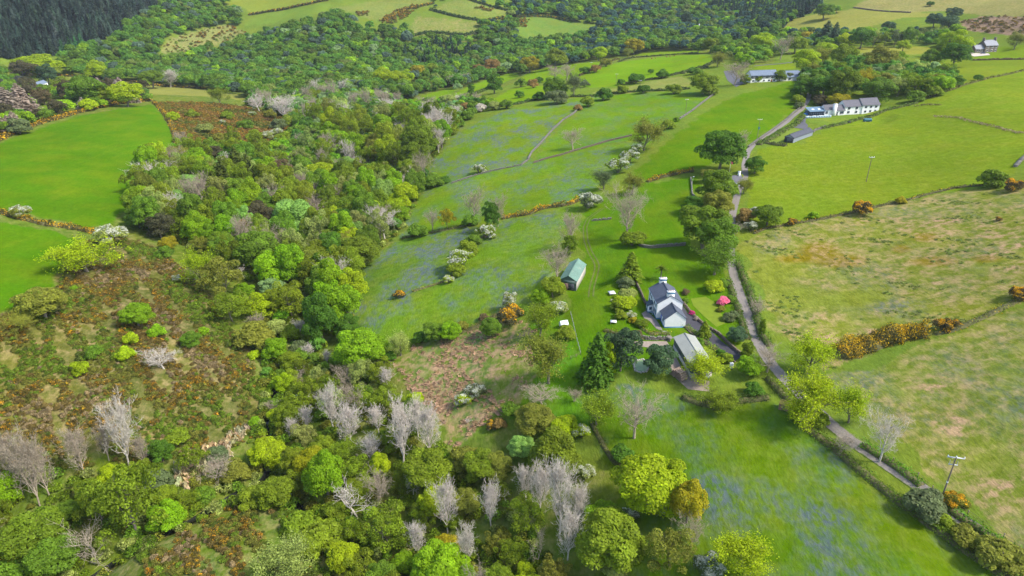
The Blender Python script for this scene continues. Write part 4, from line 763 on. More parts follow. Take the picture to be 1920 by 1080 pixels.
# tussocks and dead bracken in the rough pastures
TUFT = []
for i in range(3):
    r_ = np.random.default_rng(40+i); m = 46; a = r_.uniform(0, 6.28, m); q = r_.uniform(0, .5, m)**.8; P = np.stack([np.cos(a)*q, np.sin(a)*q, r_.uniform(.02, .26, m)], 1)
    TUFT.append(card_mesh('tuft', r_, P, unit(np.stack([np.cos(a)*.7, np.sin(a)*.7, np.full(m, .9)], 1)+.3*r_.normal(size=(m, 3))), .14, .34, np.clip(1+r_.normal(0, .25, m), .5, 1.6)))
TX, TY, TS, TC = [], [], [], []
def tufts(nm, sp, pal_, smax, thr):
    pl = [p for n_, p, *_ in LANDW if n_ == nm][0]; xs = [p[0] for p in pl]; ys = [p[1] for p in pl]; x1 = min(max(xs), 330); y1 = min(max(ys), 420)
    gx, gy = np.meshgrid(np.arange(min(xs), x1, sp), np.arange(min(ys), y1, sp)); x = gx.ravel()+rng.uniform(-.6, .6, gx.size)*sp; y = gy.ravel()+rng.uniform(-.6, .6, gx.size)*sp
    k = inside(x, y, pl) & (np.sin(x*.19+1.5*np.sin(y*.11))*np.sin(y*.16+.4)+.5*np.sin(x*.6+y*.4)+rng.normal(0, .45, x.shape) > thr) & (seg_dist(x, y, LANE) > 3); x, y = x[k], y[k]; n = len(x)
    TX.append(x); TY.append(y); TS.append(rng.uniform(.5, smax, n)); TC.append(np.array(pal_)[rng.integers(0, len(pal_), n)]*(1+rng.normal(0, .15, (n, 1))))
tufts('rough field', 1.5, [(.15,.22,.03),(.17,.24,.03),(.20,.24,.05)], 1.5, 1.0)
tufts('bracken field', 1.2, [(.48,.31,.19),(.44,.28,.17),(.40,.27,.14)], 1.7, .1)
x, y, s, t = map(np.concatenate, (TX, TY, TS, TC)); n = len(x)
gn_cover('grass_tussocks', TUFT, np.stack([x, y, ground(x, y)-.02], 1), rng.uniform(0, 6.28, n), np.stack([s*1.5, s, s*.45], 1), rng.integers(0, 3, n), t, 'tawny grass tussocks and dead bracken in the rough pastures', 'grass')
# reed bed by the stream
x, y = scatter(cr(*I_, [(990,560),(1010,450),(1060,400),(1170,370),(1240,320),(1330,250),(1400,260),(1300,370),(1290,430),(1180,480),(1130,570),(1060,600)]), 1.1, rng, excl=[], jitter=1.2); k = rng.random(len(x)) < .8; x, y = x[k], y[k]; n = len(x); s = rng.uniform(1.1, 2.2, n)
gn_cover('reed_bed', TUFT, np.stack([x, y, ground(x, y)], 1), rng.uniform(0, 6.28, n), np.stack([s, s, s*3.4], 1), rng.integers(0, 3, n), jt(rng, (.62,.52,.30), n, .12), 'pale straw-coloured reed bed among bushes by the stream', 'reeds')

# ------------------------------------------------------------------ hedges and banks, each one a thing
M_BANK = mat_plain('bank_earth', (.11,.105,.04), .95, .4, .8, .1)
def hedge(px, wid, hgt, tint, label, bloom=0.0, blc=(.64,.38,.012), dens=75, size=.24, lumpy=.45, group=None, bank=True, name='hedge'):
    line = resample(W2(px), .5); X = np.array([p[0] for p in line]); Y = np.array([p[1] for p in line]); Z = ground(X, Y); n = len(X)
    L = n*.5; far = math.hypot(X.mean(), Y.mean()); dens = dens*min(1, 170/far); size = size*max(1, far/190)
    m = int(L*dens*max(.6, hgt*.6)); i = RNG.integers(0, n, m); tx = np.gradient(X); ty = np.gradient(Y); tl = np.hypot(tx, ty)+1e-6; nx, ny = -ty/tl, tx/tl
    prof = 1+lumpy*(np.sin(np.arange(n)*.33+RNG.uniform(0, 6))*.5+np.sin(np.arange(n)*.87+RNG.uniform(0, 6))*.35+RNG.normal(0, .15, n)); prof = np.clip(prof, .35, 1.8)
    a = RNG.uniform(-.15, math.pi+.15, m); rr_ = 1-np.abs(RNG.normal(0, .2, m)); off = np.cos(a)*wid*.5*rr_*prof[i]; up = np.abs(np.sin(a))*hgt*rr_*prof[i]
    P = np.stack([X[i]+nx[i]*off+RNG.normal(0, .25, m), Y[i]+ny[i]*off+RNG.normal(0, .25, m), Z[i]+up+.1], 1); N = unit(np.stack([nx[i]*np.cos(a), ny[i]*np.cos(a), np.sin(a)], 1)+.7*RNG.normal(size=(m, 3)))
    fl = None
    if bloom:
        ph = .45*np.sin(i*.21)+.35*np.sin(i*.57+2)+RNG.normal(0, .8, m)+np.sin(a); fl = (ph > np.quantile(ph, 1-bloom)).astype(float)
    lv = np.clip((1+.18*np.sin(i*.4))*(1+RNG.normal(0, .25, m)), .45, 1.6)
    base = (float(X[n//2]), float(Y[n//2]), float(Z[n//2])); root = empty(name, base)
    o = link('foliage', card_mesh('foliage', RNG, P-np.array(base), N, size*.7, size*1.3, lv, fl), root); o['tint'] = [float(q*1.35) for q in tint]+[1.0]; o['bloom'] = [*map(float, blc), 1.0]
    if bank:
        V, Fc = [], []; pf = [(-.5, -.4), (-.42, .25), (-.2, .5), (.2, .52), (.42, .25), (.5, -.4)]; st = max(1, n//150); idx = list(range(0, n, st))
        for q, j in enumerate(idx):
            for (s, h) in pf: V.append((X[j]+nx[j]*s*wid*.85-base[0], Y[j]+ny[j]*s*wid*.85-base[1], Z[j]+h*hgt*(.9+.2*math.sin(j*.7))-base[2]))
            if q:
                for e in range(5): Fc.append((6*(q-1)+e, 6*(q-1)+e+1, 6*q+e+1, 6*q+e))
        b_ = 6*(len(idx)-1); Fc += [(0, 5, 4, 1), (1, 4, 3, 2), (b_+1, b_+4, b_+5, b_), (b_+2, b_+3, b_+4, b_+1)] if len(idx) > 1 else []
        if Fc:
            link('bank', mesh_np('bank', np.array(V), np.array(Fc), M_BANK, smooth=True), root)
    tag(root, label, 'hedge', group); return root
GB = (.085,.075,.02)
hedge(cr(*K_, [(600,130),(700,250),(790,320),(850,360),(1000,490),(1200,650),(1400,800),(1600,940),(1800,1070),(1920,1150)]), 2.6, 1.5, (.10,.16,.014), 'ragged green hedge on the left side of the lane in the foreground')
hedge(cr(*K_, [(1010,345),(1150,435),(1250,505),(1340,575)]), 2.2, 1.5, (.085,.19,.012), 'short clipped hedge right of the lane before the grey bush')
hedge(cr(*K_, [(1490,700),(1600,780),(1700,840),(1790,895)]), 2.2, 1.4, (.085,.19,.012), 'short clipped hedge right of the lane below the power pole')
hedge(cr(*K_, [(1840,930),(1900,970),(2000,1040)]), 2.2, 1.4, (.09,.18,.014), 'hedge end at the right edge beside the lane')
hedge(cr(*G_, [(310,400),(340,480),(375,560),(400,640),(420,720),(440,800),(490,870)]), 2.6, 1.8, (.08,.15,.014), 'green hedge right of the lane beside the farmhouse')
hedge(cr(*G_, [(255,500),(285,590),(310,660),(340,760),(365,830)]), 2.0, 1.4, (.08,.14,.015), 'garden hedge between the lane and the farmhouse lawn')
hedge(cr(*K_, [(480,-30),(560,60),(620,120),(690,190)]), 2.4, 1.6, (.10,.15,.016), 'hedge left of the lane beneath the lime-leaved trees')
hedge(cr(*D_, [(-60,95),(0,115),(70,140),(150,158),(250,185),(340,195),(430,208),(540,232)]), 3.4, 2.0, GB, 'gorse hedge between the two left green fields', .33)
hedge(cr(*A_, [(-60,810),(0,785),(80,745),(180,710),(300,675),(420,640),(520,615),(640,590),(740,575),(850,568)]), 6.0, 2.4, GB, 'orange gorse hedge along the top of the triangular green field', .38)
hedge(cr(*A_, [(868,580),(910,620),(945,670),(965,710),(985,760),(1000,830)]), 4.0, 2.0, (.12,.11,.03), 'gorse and bramble hedge down the right of the triangular field', .25)
hedge(cr(*E_, [(905,150),(990,135),(1060,125),(1110,100),(1160,90),(1230,80),(1290,70),(1330,50)]), 2.6, 2.0, GB, 'orange gorse hedge along the top of the long bluebell field', .4)
hedge(cr(*E_, [(340,262),(420,245),(520,228),(620,208),(700,190),(770,182)]), 1.8, 1.0, (.10,.12,.025), 'low dark bank above the bluebell field', dens=45)
hedge(cr(*E_, [(560,830),(660,795),(740,770),(800,742),(870,695),(900,690)]), 2.2, 1.2, (.13,.12,.03), 'brambly bank between the bluebell field and the bracken field')
hedge(cr(*E_, [(840,240),(800,250),(760,290),(700,340),(660,400),(640,460),(590,500),(500,530),(400,560)]), 1.8, .8, (.20,.20,.03), 'thin hedge line dividing the bluebell field', dens=35)
hedge(cr(*B_, [(1720,1025),(1780,1005),(1830,992),(1920,972),(1980,965)]), 3.0, 1.8, GB, 'gorse hedge below the bright green field', .3)
hedge(cr(*G_, [(400,235),(470,205),(560,190),(640,175),(720,165),(850,138),(950,118),(1050,95),(1150,70),(1280,42),(1400,8),(1520,-20),(1600,-30),(1680,-35)]), 1.7, .9, (.11,.10,.035), 'low bank along the top of the rough brown field', .06, dens=50)
hedge(cr(*G_, [(1420,800),(1500,785),(1560,765),(1650,725),(1760,675),(1840,635),(1920,590)]), 2.4, 1.1, (.12,.15,.02), 'grassy bank running right from the long gorse hedge', .10, dens=50)
gx_ = cr(*G_, [(880,930),(920,900),(990,885),(1060,870),(1130,840),(1200,820),(1280,805),(1360,795)])
hedge(gx_, 7.0, 3.4, (.085,.08,.016), 'tall flowering gorse hedge crossing the rough fields right of the lane', .34, (.66,.42,.012), dens=230, size=.26, lumpy=.35)
hedge(cr(*C_, [(440,800),(520,815),(580,822)]), 3, 1.4, (.08,.11,.03), 'dark hedge below the small lawn by the lane')
hedge(cr(*C_, [(720,620),(650,690),(560,740),(500,780),(450,800),(430,815)]), 4.0, 1.5, (.10,.16,.02), 'hedge between the lane and the grey yard')
hedge(cr(*C_, [(1320,580),(1240,600),(1150,620),(1080,650),(980,675),(930,690),(870,705),(780,725)]), 2.6, 1.2, (.10,.15,.025), 'low green hedge below the long white house')
hedge(cr(*C_, [(1920,395),(1800,425),(1720,440),(1580,480),(1500,510),(1400,540),(1320,575)]), 2.0, 1.0, (.14,.15,.03), 'field bank from the shelter belt to the right edge', dens=40)
hedge(cr(*C_, [(1410,655),(1480,660),(1560,665),(1640,690),(1760,715),(1840,740),(1920,755)]), 2.6, .7, (.21,.17,.09), 'broken bank in the great right field', dens=35, bank=False)
hedge(cr(*C_, [(1300,600),(1360,590),(1450,592)]), 2.5, .6, (.16,.15,.05), 'rough tuft line right of the long white house', dens=35, bank=False)
hedge(cr(*A_, [(1400,85),(1500,68),(1640,45),(1750,22),(1850,2)]), 5, 3.0, (.06,.07,.02), 'dark gorse hedge between the two far meadows at top', .15)
hedge(cr(*B_, [(700,-5),(780,20),(850,42),(920,58),(1000,75)]), 5, 3.0, (.05,.08,.025), 'dark hedge above the far gorse meadow')
hedge(cr(*B_, [(500,55),(560,72),(640,92),(700,105),(780,118)]), 5, 3.2, (.06,.10,.025), 'dark hedge across the far meadow at top centre')
hedge(cr(*B_, [(240,115),(300,90),(360,55),(430,40),(520,20)]), 5, 3.0, (.07,.09,.025), 'gorse-dotted hedge at the left of the far meadows', .3)
hedge(cr(*B_, [(390,205),(480,185),(580,190),(700,200),(780,180)]), 5, 3.4, (.06,.10,.025), 'dark hedge below the far meadow at top centre')
hedge(cr(*B_, [(790,125),(860,110),(960,98),(1080,92),(1180,98),(1280,122)]), 5, 3.2, (.06,.10,.025), 'dark hedge above the greener far meadow', .12)
hedge(cr(*B_, [(860,610),(930,595),(1000,585),(1060,570),(1150,550),(1250,548)]), 3.5, 2.0, (.06,.11,.02), 'dark hedge along the top of the upper bluebell field')
hedge(cr(*B_, [(1290,545),(1400,545),(1500,530),(1600,520),(1750,512),(1850,510),(1960,500)]), 3.0, 1.6, (.07,.11,.025), 'hedge along the top of the walled field')
hedge(cr(*B_, [(1340,428),(1420,390),(1500,350),(1560,335)]), 3.0, 1.6, (.12,.11,.03), 'brown hedge between the far pastures')
hedge(cr(*B_, [(1600,470),(1700,455),(1800,440),(1920,410),(2000,395),(2060,380)]), 3.0, 1.6, (.07,.10,.03), 'dark hedge below the brightest far pasture')
hedge(cr(*B_, [(1560,350),(1640,325),(1750,318),(1920,305),(2000,300)]), 2.4, 1.4, (.08,.10,.03), 'hedge along the top of the far pasture')
hedge(cr(*B_, [(540,610),(620,570),(700,550),(780,520),(840,495),(900,475)]), 3.4, 2.2, (.08,.12,.02), 'bushy hedge between the narrow far pastures')
hedge(cr(*B_, [(330,560),(430,525),(530,500),(630,475),(720,455)]), 3.4, 2.4, (.08,.12,.02), 'bushy hedge at the left of the far pastures')
hedge(cr(*C_, [(1630,340),(1720,338),(1820,336),(1920,334),(2000,333)]), 2.0, 1.0, (.13,.10,.05), 'brown bank below the stone house')
hedge(cr(*C_, [(0,415),(50,395),(120,380),(180,350)]), 3, 2, (.08,.11,.03), 'hedge left of the blue-grey roofed house')
hedge(cr(*A_, [(320,425),(450,432),(580,440),(700,455),(800,468),(900,485),(1040,495),(1150,500)]), 4, 2, (.10,.09,.03), 'gorse hedge along the pale far field', .15)
hedge(cr(*J_, [(1410,220),(1450,300),(1490,370),(1520,420),(1580,470)]), 1.4, .8, (.11,.13,.02), 'low mossy bank at the left of the bright bottom field', dens=45)
hedge(cr(*K_, [(0,75),(100,110),(200,130),(300,100),(400,90),(480,80)]), 2.6, 1.4, (.07,.11,.02), 'dark shrub border above the bright bottom field')
hedge(cr(*E_, [(1480,780),(1560,800),(1640,815),(1700,830)]), 1.8, 1.1, (.12,.15,.015), 'garden hedge beside the farm pond')
hedge(cr(*G_, [(20,760),(80,800),(120,840),(180,880),(250,940)]), 2.4, 1.0, (.10,.19,.015), 'flower border between the tarmac drive and the grey-roofed shed')
hedge(cr(*E_, [(1680,760),(1740,800),(1800,795),(1850,800)]), 1.8, .8, (.13,.20,.015), 'low flower border below the farmhouse terrace', .12, (.55,.4,.05))

# ------------------------------------------------------------------ dry stone walls
M_STONE = mat_plain('field_stone', (.17,.16,.135), .95, .35, 2.5, .03); M_STONE2 = mat_plain('warm_stone', (.16,.125,.095), .95, .35, 2.5, .03)
def stone_wall(px, hgt, wid, label, mat=M_STONE, size=.42, cat='wall', name='dry_stone_wall', world=None):
    line = resample(world or W2(px), size); rng_ = np.random.default_rng(len(label)); V, Fc = [], []; X = np.array([p[0] for p in line]); Y = np.array([p[1] for p in line]); Z = ground(X, Y)
    n = len(X); base = np.array([X[n//2], Y[n//2], Z[n//2]]); far = math.hypot(X.mean(), Y.mean()); k = 2 if far < 260 else 1; lev = max(2, int(hgt/.3)) if far < 260 else 2
    tx = np.gradient(X); ty = np.gradient(Y); tl = np.hypot(tx, ty)+1e-6
    for j in range(n):
        t = np.array([tx[j]/tl[j], ty[j]/tl[j], 0]); nn = np.array([-t[1], t[0], 0])
        for l in range(lev):
            hl = hgt/lev
            if l == lev-1 and rng_.random() < .18: continue
            c = np.array([X[j], Y[j], Z[j]])-base+np.array([0, 0, hl*(l+.5)-.06])+t*rng_.uniform(-.08, .08)+(.5*size*t if l % 2 else 0); w2 = wid*.5*(1-.12*l/lev)*rng_.uniform(.85, 1.15); s2 = size*.52*rng_.uniform(.85, 1.1); h2 = hl*.5*rng_.uniform(.85, 1.2); b = len(V)
            for sz in (-1, 1):
                for sx, sy in ((-1, -1), (1, -1), (1, 1), (-1, 1)): V.append(c+t*sx*s2*rng_.uniform(.8, 1)+nn*sy*w2*rng_.uniform(.85, 1)+np.array([0, 0, sz*h2*rng_.uniform(.85, 1.05)]))
            Fc += [(b+0, b+3, b+2, b+1), (b+4, b+5, b+6, b+7)]+[(b+q, b+(q+1) % 4, b+4+(q+1) % 4, b+4+q) for q in range(4)]
    root = empty(name, tuple(base)); o = link('stonework', mesh_np('stonework', np.array(V), np.array(Fc), mat), root); o['kind'] = 'stuff'; tag(root, label, cat); return root
stone_wall(cr(*B_, [(1050,900),(1070,860),(1100,830),(1150,775),(1200,720),(1250,675),(1300,645),(1340,612)]), 1.2, 1.0, 'dry stone wall climbing between the upper bluebell field and the walled field')
stone_wall(cr(*B_, [(1080,918),(1150,895),(1230,875),(1310,850),(1400,825),(1500,795),(1630,765)]), 1.1, .8, 'dry stone wall below the lone bare tree', M_STONE2)
stone_wall(cr(*B_, [(620,1032),(700,1005),(760,985),(850,962),(930,945),(1010,930),(1045,905)]), 1.0, .8, 'dry stone wall below the upper bluebell field')
stone_wall(cr(*C_, [(-20,672),(60,620),(110,580),(150,550),(200,515)]), 1.2, .9, 'dry stone wall beside the bright field leading to the blue-grey roofed house')
stone_wall(cr(*E_, [(1410,162),(1460,158),(1515,153)]), .9, .8, 'short stone wall end beside the big bare tree')
stone_wall(cr(*E_, [(1675,300),(1705,312),(1740,316),(1800,310),(1860,305),(1930,300)]), 1.2, .8, 'stone retaining wall across the lawn above the farmhouse')
stone_wall(cr(*C_, [(685,592),(640,625),(600,660),(550,700),(500,738),(450,772),(410,800),(370,830)]), 1.2, .9, 'pale stone wall on the left of the upper lane')
stone_wall(cr(*C_, [(1870,940),(1900,905),(1930,880)]), 1.0, 1.6, 'stony wall end at the right edge of the great field')
stone_wall(cr(*C_, [(735,745),(745,735),(770,728),(800,715)]), 1.2, .8, 'stone wall behind the dark garden shed')
stone_wall(cr(*C_, [(960,45),(1080,60),(1180,68),(1280,72)]), 1.6, 1.4, 'distant wall across the pale moor field', M_STONE2, .9)
stone_wall(cr(*E_, [(1655,515),(1680,560),(1700,610),(1715,640)]), 1.1, .5, 'low pink-capped garden wall left of the farmhouse', M_STONE2)
stone_wall(cr(*G_, [(5,630),(50,690),(100,735),(150,770),(200,800),(250,850),(325,915)]), .9, .6, 'low stone wall along the right of the tarmac drive', M_STONE2)
stone_wall(cr(*G_, [(-10,745),(40,790),(100,840),(160,875),(220,905),(290,955)]), .35, .5, 'low kerb wall along the left of the tarmac drive', M_STONE2)
stone_wall([(1192,634),(1215,637),(1248,637),(1255,640)], 1.2, .6, 'dark stone wall under the farmhouse lawn')
stone_wall([(1305,372),(1298,366),(1296,345),(1295,335)], 1.0, .6, 'low pale garden wall beside the pink flowering shrub')
# ------------------------------------------------------------------ yards, drive, pond
patch('tarmac_drive', [(1279,572),(1290,588),(1312,603),(1332,620),(1352,640),(1392,668),(1374,680),(1348,658),(1320,638),(1300,625),(1284,616),(1278,600)], .10, M_TARMAC, cuts=5)
patch('terrace_path', [(1203,588),(1212,582),(1222,592),(1232,602),(1243,620),(1250,621),(1262,634),(1256,637),(1246,624),(1230,616),(1218,602),(1208,597)], .08, M_PAVE, cuts=4)
patch('farm_yard', [(1188,640),(1215,640),(1250,640),(1262,660),(1278,690),(1300,705),(1330,715),(1330,735),(1290,730),(1262,705),(1255,680),(1235,655),(1190,648)], .07, M_GRAVEL, cuts=4)
patch('grey_yard', cr(*C_, [(605,715),(645,690),(680,650),(695,660),(690,690),(705,705),(700,728),(650,722)]), .09, M_GREYYARD, cuts=4)
patch('grey_yard', cr(*C_, [(230,400),(290,395),(320,430),(345,470),(300,490),(250,450)]), .10, M_GREYYARD, cuts=4)
patch('grey_yard', cr(*C_, [(660,430),(720,400),(720,420),(680,440)]), .10, M_GREYYARD, cuts=3)
patch('gravel_yard', cr(*C_, [(1600,280),(1625,270),(1640,300),(1720,300),(1730,310),(1640,318),(1600,305)]), .12, mat_plain('pale_gravel', (.55,.48,.42), .95, .15, .5), cuts=3)
tag(ribbon('side_road', W2(cr(*C_, [(400,372),(460,366),(540,360),(620,350),(700,335)])), 4, .1, M_GREYYARD), kind='structure')
M_LAWN = mat_plain('mown_lawn', (.13,.185,.006), .95, .15, .5, .03)
patch('mown_lawn', cr(*C_, [(475,800),(590,715),(700,735),(660,750),(580,770),(560,800),(520,805)]), .05, M_LAWN, cuts=5)
patch('mown_lawn', cr(*G_, [(45,600),(130,590),(180,620),(220,690),(240,740),(190,760),(120,700),(60,640)]), .05, M_LAWN, cuts=5)
M_POND = mat_plain('pond_weed', (.20,.30,.13), .3, .3, .8, 0, spec=.5)
po = patch('pond_water', [(1188,684),(1194,678),(1204,675),(1213,680),(1217,688),(1212,696),(1202,698),(1192,694)], .12, M_POND, cuts=3)
po['kind'] = 'structure'
stone_wall(None, .35, .45, 'ring of pale stones around the round garden pond', mat_plain('pond_stone', (.45,.43,.38), .9, .2, 2), .5, 'pond edge', 'pond_edging', world=W2([(1188,684),(1194,677),(1204,674),(1214,680),(1218,688),(1212,697),(1202,699),(1191,695),(1188,684)]))

# ------------------------------------------------------------------ buildings
def box_me(name, x0, x1, y0, y1, z0, z1, mat, taper=0.0):
    t = taper; V = [(x0, y0, z0), (x1, y0, z0), (x1, y1, z0), (x0, y1, z0), (x0+t, y0+t, z1), (x1-t, y0+t, z1), (x1-t, y1-t, z1), (x0+t, y1-t, z1)]
    return mesh_np(name, np.array(V), np.array([(0, 3, 2, 1), (4, 5, 6, 7), (0, 1, 5, 4), (1, 2, 6, 5), (2, 3, 7, 6), (3, 0, 4, 7)]), mat)
def box(name, root, *a, mat=None, taper=0.0): return link(name, box_me(name, *a, mat, taper), root)
def pydata(name, V, Fc, mat, root):
    me = bpy.data.meshes.new(name); me.from_pydata([tuple(map(float, v)) for v in V], [], Fc); me.materials.append(mat); me.update(); return link(name, me, root)
def mat_slate(name, col):
    k = NT(name); tc = k.n('TexCoord').outputs['Object']; n = k.noise(.8, 5, .6); n2 = k.noise(6, 3, .6, stretch=(1, 1, 1.6)); rgb = k.n('RGB'); rgb.outputs[0].default_value = (*col, 1)
    c = k.hsv(rgb.outputs[0], k.math('ADD', k.ramp(n, .3, .7, .82, 1.1), k.ramp(n2, .3, .7, -.14, .14))); k.l(c, k.b.inputs['Base Color']); k.b.inputs['Roughness'].default_value = .8; k.b.inputs['Specular IOR Level'].default_value = .15; k.bump(n2, .03); return k.m
def mat_corr(name, col, rust):
    k = NT(name); wv = k.n('TexWave'); wv.inputs['Scale'].default_value = 2.2; wv.bands_direction = 'X'; k.l(k.n('TexCoord').outputs['Object'], wv.inputs['Vector']); n = k.noise(.5, 5, .65); rgb = k.n('RGB'); rgb.outputs[0].default_value = (*col, 1)
    c = k.hsv(rgb.outputs[0], k.ramp(k.noise(.25, 3), .3, .7, .85, 1.12)); c = k.mix(k.ramp(n, .6, .72, 0, .6), c, rust); k.l(c, k.b.inputs['Base Color']); k.b.inputs['Roughness'].default_value = .6; k.bump(wv.outputs['Fac'], .06); return k.m
M_WHITE = mat_plain('white_render', (.78,.78,.77), .85, .05, .7, .01); M_BLUE = mat_plain('blue_paint', (.055,.17,.28), .6, .1, 2); M_SLATE = mat_slate('blue_slate', (.085,.098,.13)); M_SLATE2 = mat_slate('grey_slate', (.125,.122,.14)); M_SLATE3 = mat_slate('pale_blue_slate', (.15,.19,.25)); M_SLATE4 = mat_slate('pale_grey_slate', (.27,.28,.31))
M_GLASS = NT('window_glass'); M_GLASS.b.inputs['Base Color'].default_value = (.03,.045,.06,1); M_GLASS.b.inputs['Roughness'].default_value = .08; M_GLASS = M_GLASS.m
M_FRAME = mat_plain('window_frame_paint', (.45,.55,.62), .5, .05); M_DARKF = mat_plain('dark_frame_paint', (.05,.07,.08), .5, .1); M_GREEN = mat_corr('green_roof_sheet', (.115,.22,.17), (.42,.30,.24)); M_GREYR = mat_corr('grey_roof_sheet', (.30,.31,.27), (.40,.37,.30)); M_DGREEN = mat_corr('dark_green_sheet', (.06,.10,.085), (.10,.08,.05)); M_DARKW = mat_plain('dark_timber', (.05,.055,.065), .85, .25, 2); M_CONC = mat_plain('pale_block', (.42,.39,.34), .9, .2, 1.5)
M_BRICK = mat_plain('brown_stone_wall', (.17,.14,.125), .95, .35, 1.8, .05); M_RED = mat_plain('red_roof', (.42,.10,.08), .8, .2, 1); M_POT = mat_plain('clay_pot', (.5,.36,.28), .8, .1); M_CLAD = mat_plain('dark_cladding', (.10,.115,.12), .8, .2, 1.5); M_WOOD = mat_plain('weathered_wood', (.22,.17,.12), .9, .3, 3); M_METAL = mat_plain('galvanised', (.55,.57,.6), .45, .12, 2, metal=.4); M_STEEL = mat_plain('grey_sheet', (.23,.26,.30), .6, .15, 1)
def block(root, x0, x1, y0, y1, he, hr, wall, roof, z0=-2.5, over=.35, end='gable', thick=.16, upper=None):
    """a pitched-roof block with its ridge along local x"""
    ym = (y0+y1)/2
    V = [(x0, y0, z0), (x1, y0, z0), (x1, y1, z0), (x0, y1, z0), (x0, y0, he), (x1, y0, he), (x1, y1, he), (x0, y1, he)]
    if end == 'gable':
        V += [(x0, ym, hr), (x1, ym, hr)]; Fc = [(0, 1, 5, 4), (2, 3, 7, 6), (1, 2, 6, 9, 5), (3, 0, 4, 8, 7), (4, 5, 9, 8), (6, 7, 8, 9)]
    else: Fc = [(0, 1, 5, 4), (2, 3, 7, 6), (1, 2, 6, 5), (3, 0, 4, 7), (4, 5, 6, 7)]
    pydata('wall', V, Fc, wall, root)
    s = (hr-he)/(ym-y0); e = over; dz = .04; a = x0-e*.6; b = x1+e*.6; hip = (y1-y0)/2 if end == 'hip' else 0
    V = []
    for t in (0, thick):
        V += [(a, y0-e, he-s*e+dz+t), (b, y0-e, he-s*e+dz+t), (b-hip, ym, hr+dz+t), (a+hip, ym, hr+dz+t), (b, y1+e, he-s*e+dz+t), (a, y1+e, he-s*e+dz+t)]
    Fc = [(6, 7, 8, 9), (9, 8, 10, 11), (1, 0, 3, 2), (2, 3, 5, 4), (0, 1, 7, 6), (4, 5, 11, 10), (0, 6, 9, 3), (3, 9, 11, 5), (1, 2, 8, 7), (2, 4, 10, 8)]
    if hip: Fc += [(7, 10, 8), (11, 6, 9)]
    r = pydata('roof', V, Fc, roof, root)
    box('ridge_cap', r, a+hip, b-hip, ym-.14, ym+.14, hr+thick-.02, hr+thick+.12, mat=roof)
    return r
def chimney(root, x, y, z0, z1, wx=.9, wy=.9, mat=None, band=None, pots=2, along='y'):
    c = box('chimney', root, x-wx/2, x+wx/2, y-wy/2, y+wy/2, z0, z1, mat=mat)
    if band: box('painted_band', c, x-wx/2-.03, x+wx/2+.03, y-wy/2-.03, y+wy/2+.03, z1-.62, z1-.2, mat=band)
    box('chimney_cap', c, x-wx/2-.1, x+wx/2+.1, y-wy/2-.1, y+wy/2+.1, z1, z1+.16, mat=mat)
    for i in range(pots):
        o = ((i+.5)/pots-.5)*(wy if along == 'y' else wx)*.9; px, py = (x, y+o) if along == 'y' else (x+o, y)
        link('chimney_pot', tubes_m('chimney_pot', [(px, py, z1+.15, .16, px, py, z1+.5, .12)], M_POT, 8), c)
    return c
def tubes_m(name, S, mat, sides=8):
    m = tubes(name, S, sides); m.materials[0] = mat; return m
def window(root, face, a, z, w_, h_, d, frame=None, pane=None, sill=True):
    """face 'y': wall in the plane y=d facing outward; positive sgn means outward is +"""
    ax, sg = face[0], (1 if face[1] == '+' else -1); frame = frame or M_FRAME
    def bx(nm, par, a0, a1, z0, z1, t0, t1, mat):
        lo, hi = sorted((d+sg*t0, d+sg*t1))
        return box(nm, par, a0, a1, lo, hi, z0, z1, mat=mat) if ax == 'y' else box(nm, par, lo, hi, a0, a1, z0, z1, mat=mat)
    f = bx('window', root, a-w_/2, a+w_/2, z, z+h_, -.1, .035, frame); bx('pane', f, a-w_/2+.09, a-.04, z+.09, z+h_-.09, -.05, .045, M_GLASS); bx('pane', f, a+.04, a+w_/2-.09, z+.09, z+h_-.09, -.05, .045, M_GLASS)
    if sill: bx('sill', f, a-w_/2-.1, a+w_/2+.1, z-.1, z+.005, -.05, .12, M_WHITE)
    return f
def door(root, face, a, w_, h_, d, mat, z=0.0):
    ax, sg = face[0], (1 if face[1] == '+' else -1); lo, hi = sorted((d-sg*.1, d+sg*.05)); o = (box('door', root, a-w_/2, a+w_/2, lo, hi, z, z+h_, mat=mat) if ax == 'y' else box('door', root, lo, hi, a-w_/2, a+w_/2, z, z+h_, mat=mat))
    lo, hi = sorted((d, d+sg*.12)); q = a+w_*.35
    (box('handle', o, q-.03, q+.03, lo, hi, z+1, z+1.12, mat=M_METAL) if ax == 'y' else box('handle', o, lo, hi, q-.03, q+.03, z+1, z+1.12, mat=M_METAL)); return o
def frame_px(name, pl, pr):
    """an Empty at the ground under the left front corner, its x axis along the front wall"""
    p = march([pl[0], pr[0]], [pl[1], pr[1]]); d = p[1]-p[0]; o = empty(name, (p[0][0], p[0][1], float(ground(p[0][0], p[0][1])[0])), math.atan2(d[1], d[0])); L = float(np.hypot(d[0], d[1])); return o, L
def local_x(o, px):
    p = march(px[0], px[1])[0]; v = Vector((p[0]-o.location.x, p[1]-o.location.y)); a = o.rotation_euler.z; return v.x*math.cos(a)+v.y*math.sin(a), -v.x*math.sin(a)+v.y*math.cos(a)

